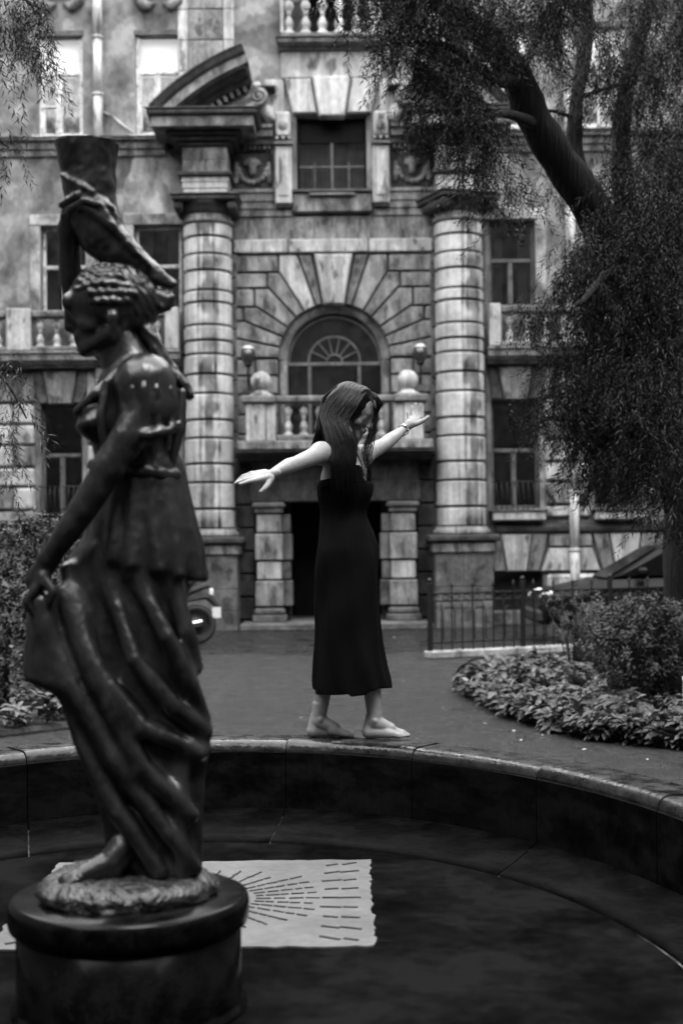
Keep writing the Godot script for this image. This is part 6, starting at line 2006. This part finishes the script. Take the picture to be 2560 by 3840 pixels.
func motorcycle() -> void:
	var m := thing("motorcycle", "parked black motorcycle half hidden behind the statue", "motorcycle", Vector3(-2.85, 0, -21.3), 0.12)
	for x in [-0.68, 0.66]:
		var wh := sub("wheel", m, Vector3(x, 0.3, 0))
		lathe("tyre", wh, [[0.22, -0.06], [0.28, -0.05], [0.3, 0.0], [0.28, 0.05], [0.22, 0.06], [0.22, -0.06]], M.rubber, Vector3.ZERO, 28).rotation.x = PI / 2
		lathe("rim", wh, [[0.0, -0.05], [0.06, -0.05], [0.08, -0.01], [0.2, -0.01], [0.22, -0.05], [0.225, 0.05], [0.2, 0.01], [0.08, 0.01], [0.06, 0.05], [0.0, 0.05]], M.iron, Vector3.ZERO, 24).rotation.x = PI / 2
	chain([Vector3(-0.28, 0.78, 0), Vector3(0.0, 0.82, 0), Vector3(0.2, 0.76, 0)], [0.1, 0.15, 0.09])
	piece("fuel_tank", net_mesh(0.025, 0.05), M.car_paint, m)
	chain([Vector3(0.15, 0.76, 0), Vector3(0.5, 0.78, 0), Vector3(0.82, 0.88, 0)], [0.09, 0.1, 0.06], Vector3(1, 0.6, 1))
	piece("seat", net_mesh(0.025, 0.04), M.rubber, m)
	chain([Vector3(-0.2, 0.42, 0), Vector3(0.15, 0.4, 0)], [0.2, 0.18])
	chain([Vector3(-0.1, 0.5, 0.1), Vector3(-0.1, 0.62, 0.12)], [0.1, 0.09])
	piece("engine", net_mesh(0.03, 0.05), M.iron, m)
	for z in [-0.09, 0.09]:
		tube("fork", m, [Vector3(-0.68, 0.3, z), Vector3(-0.42, 0.95, z)], [0.022, 0.022], M.steel, 8)
		tube("swing_arm", m, [Vector3(0.66, 0.3, z), Vector3(0.1, 0.42, z)], [0.025, 0.03], M.iron, 8)
		tube("mirror_stalk", m, [Vector3(-0.38, 1.0, z * 3.0), Vector3(-0.36, 1.2, z * 3.6)], [0.008, 0.008], M.iron, 5)
		lathe("mirror", m, [[0.0, -0.012], [0.05, -0.01], [0.055, 0.0], [0.05, 0.012], [0.0, 0.014]], M.steel, Vector3(-0.36, 1.24, z * 3.6), 14).rotation.z = PI / 2
	tube("handlebar", m, [Vector3(-0.3, 1.0, -0.36), Vector3(-0.42, 0.98, -0.12), Vector3(-0.42, 0.98, 0.12), Vector3(-0.3, 1.0, 0.36)], [0.015, 0.015, 0.015, 0.015], M.iron, 7)
	lathe("headlamp", m, [[0.0, -0.09], [0.06, -0.08], [0.09, 0.0], [0.09, 0.04], [0.0, 0.05]], M.lamp_clear, Vector3(-0.55, 0.86, 0), 16).rotation.z = PI / 2
	tube("exhaust", m, [Vector3(-0.2, 0.3, 0.14), Vector3(0.2, 0.24, 0.16), Vector3(0.75, 0.34, 0.18)], [0.03, 0.04, 0.055], M.steel, 10)
	chain([Vector3(0.5, 0.66, 0), Vector3(0.84, 0.72, 0), Vector3(0.98, 0.56, 0)], [0.06, 0.07, 0.05], Vector3(1, 0.5, 1.2))
	piece("rear_mudguard", net_mesh(0.025, 0.03), M.rubber, m)
	block("number_plate", m, Vector3(0.9, 0.4, 0.04), Vector3(1.03, 0.56, 0.05), M.plate_white, 0.0)
	block("tail_lamp", m, Vector3(0.86, 0.74, -0.06), Vector3(0.92, 0.84, 0.07), M.lamp_clear, 0.015)

func litter() -> void:
	var wpst := thing("white_post", "short white painted post at the right edge by the fountain", "post", Vector3(2.335, 0, -9.6))
	lathe("shaft", wpst, [[0.0, 0.0], [0.05, 0.0], [0.05, 0.57], [0.0, 0.57]], M.plate_white, Vector3.ZERO, 18)
	lathe("cap", wpst, [[0.0, 0.571], [0.055, 0.571], [0.055, 0.6], [0.03, 0.625], [0.0, 0.63]], M.plate_white, Vector3.ZERO, 18)
	rng.seed = 3
	var st := start()
	for k in 9:
		var a := TAU * k / 9.0
		var b := TAU * (k + 1) / 9.0
		tri(st, Vector3(0, 0.012, 0), Vector3(cos(a) * 0.03, 0.003 * sin(a * 2.0), sin(a) * 0.02), Vector3(cos(b) * 0.03, 0.003 * sin(b * 2.0), sin(b) * 0.02), Vector3.UP)
		tri(st, Vector3(0, 0.006, 0), Vector3(cos(a) * 0.03, 0.003 * sin(a * 2.0), sin(a) * 0.02), Vector3(cos(b) * 0.03, 0.003 * sin(b * 2.0), sin(b) * 0.02), Vector3.DOWN)
	var mesh := done(st)
	for p in [[1.37, -13.97], [1.27, -17.34], [1.37, -12.57], [1.18, -11.9], [1.35, -10.9], [-0.37, -12.41], [1.41, -13.33], [-0.54, -20.36], [1.36, -11.43], [1.55, -11.17], [-1.12, -11.90], [0.81, -22.41], [0.9, -13.0], [0.2, -11.2], [1.75, -10.4], [0.65, -15.5], [-0.9, -15.0], [-1.81, -18.2], [2.1, -9.9], [1.05, -9.6]]:
		var o := piece("fallen_petal", mesh, M.petal, self, Vector3(p[0], 0.006, p[1]), Vector3(0, rng.randf() * TAU, 0))
		o.scale = Vector3.ONE * rng.randf_range(0.3, 0.7)
		tag(o, "small pale fallen petal lying on the wet asphalt", "petal", "petals scattered on the asphalt")
	var tw := tube("twig", self, [Vector3(0.98, 0.008, -12.9), Vector3(1.06, 0.014, -12.86), Vector3(1.16, 0.008, -12.85)], [0.005, 0.004, 0.002], M.stem, 5)
	tag(tw, "thin dark twig lying on the asphalt right of the woman's feet", "twig")

func _ready() -> void:
	rng.seed = 1
	var cam := Camera3D.new()
	cam.name = "camera"
	cam.fov = 39.59
	cam.near = 0.05
	cam.far = 400.0
	cam.position = Vector3(0, 1.55, 0)
	cam.rotation_degrees = Vector3(1.12, 0.0, -0.6)
	var at := CameraAttributesPhysical.new()
	at.frustum_focal_length = 50.0
	at.frustum_focus_distance = 6.6
	at.exposure_aperture = 2.5
	cam.attributes = at
	add_child(cam)
	cam.fov = 39.59
	cam.current = true
	var env := Environment.new()
	env.background_mode = Environment.BG_SKY
	var sm := ProceduralSkyMaterial.new()
	sm.sky_top_color = grey(0.95)
	sm.sky_horizon_color = grey(0.42)
	sm.sky_curve = 0.18
	sm.ground_bottom_color = grey(0.05)
	sm.ground_horizon_color = grey(0.12)
	var sky := Sky.new()
	sky.sky_material = sm
	env.sky = sky
	env.background_energy_multiplier = 1.8
	env.tonemap_mode = Environment.TONE_MAPPER_LINEAR
	env.tonemap_exposure = 3.7
	env.sdfgi_enabled = true
	env.ssao_enabled = true
	env.ssil_enabled = true
	var we := WorldEnvironment.new()
	we.name = "world_environment"
	we.environment = env
	add_child(we)
	var sun := DirectionalLight3D.new()
	sun.name = "sun"
	sun.light_color = Color(1, 1, 1)
	sun.light_energy = 0.28
	sun.light_angular_distance = 25.0
	sun.shadow_enabled = true
	sun.rotation_degrees = Vector3(-64, 24, 0)
	add_child(sun)
	materials()
	# ground
	var pm := PlaneMesh.new()
	pm.size = Vector2(160, 160)
	struct("ground", pm, M.asphalt, Vector3(0, 0, -20))
	var wet := PackedVector2Array()
	for k in 61:
		wet.append(Vector2(-13.0 + k * 26.0 / 60.0, -19.4 + 0.25 * sin(k * 0.9) + 0.12 * sin(k * 2.7)))
	wet.append(Vector2(13.0, -25.52))
	wet.append(Vector2(-13.0, -25.52))
	var ws := start()
	add_prism(ws, wet, -0.02, 0.004, 0.0, Transform3D(Basis(Vector3.RIGHT, Vector3(0, 0, 1), Vector3(0, 1, 0)), Vector3.ZERO))
	struct("pavement", done(ws), M.wet_paving)
	# the other wings of the courtyard, out of the picture; the windows mirror them
	for q in [[Vector3(-16, 0, 15), Vector3(16, 21.0, 16), "behind the viewer, mirrored in the lower windows"], [Vector3(-14.5, 0, -26), Vector3(-13.5, 15.0, 14.9), "to the left, beyond the picture's edge"], [Vector3(13.5, 0, -26), Vector3(14.5, 15.0, 14.9), "to the right, beyond the picture's edge"]]:
		var wg := thing("courtyard_wing", "plain plastered wing of the courtyard " + q[2], "building", Vector3((q[0].x + q[1].x) * 0.5, 0, (q[0].z + q[1].z) * 0.5))
		var hs: Vector3 = (q[1] - q[0]) * 0.5
		block("wall", wg, Vector3(-hs.x, 0, -hs.z), Vector3(hs.x, q[1].y, hs.z), M.stone_grey, 0.0)
		block("eaves", wg, Vector3(-hs.x - 0.4, q[1].y, -hs.z - 0.4), Vector3(hs.x + 0.4, q[1].y + 0.35, hs.z + 0.4), M.stone_mid, 0.05)
	building()
	basin()
	statue()
	woman()
	willow()
	beds()
	railing()
	car()
	motorcycle()
	litter()
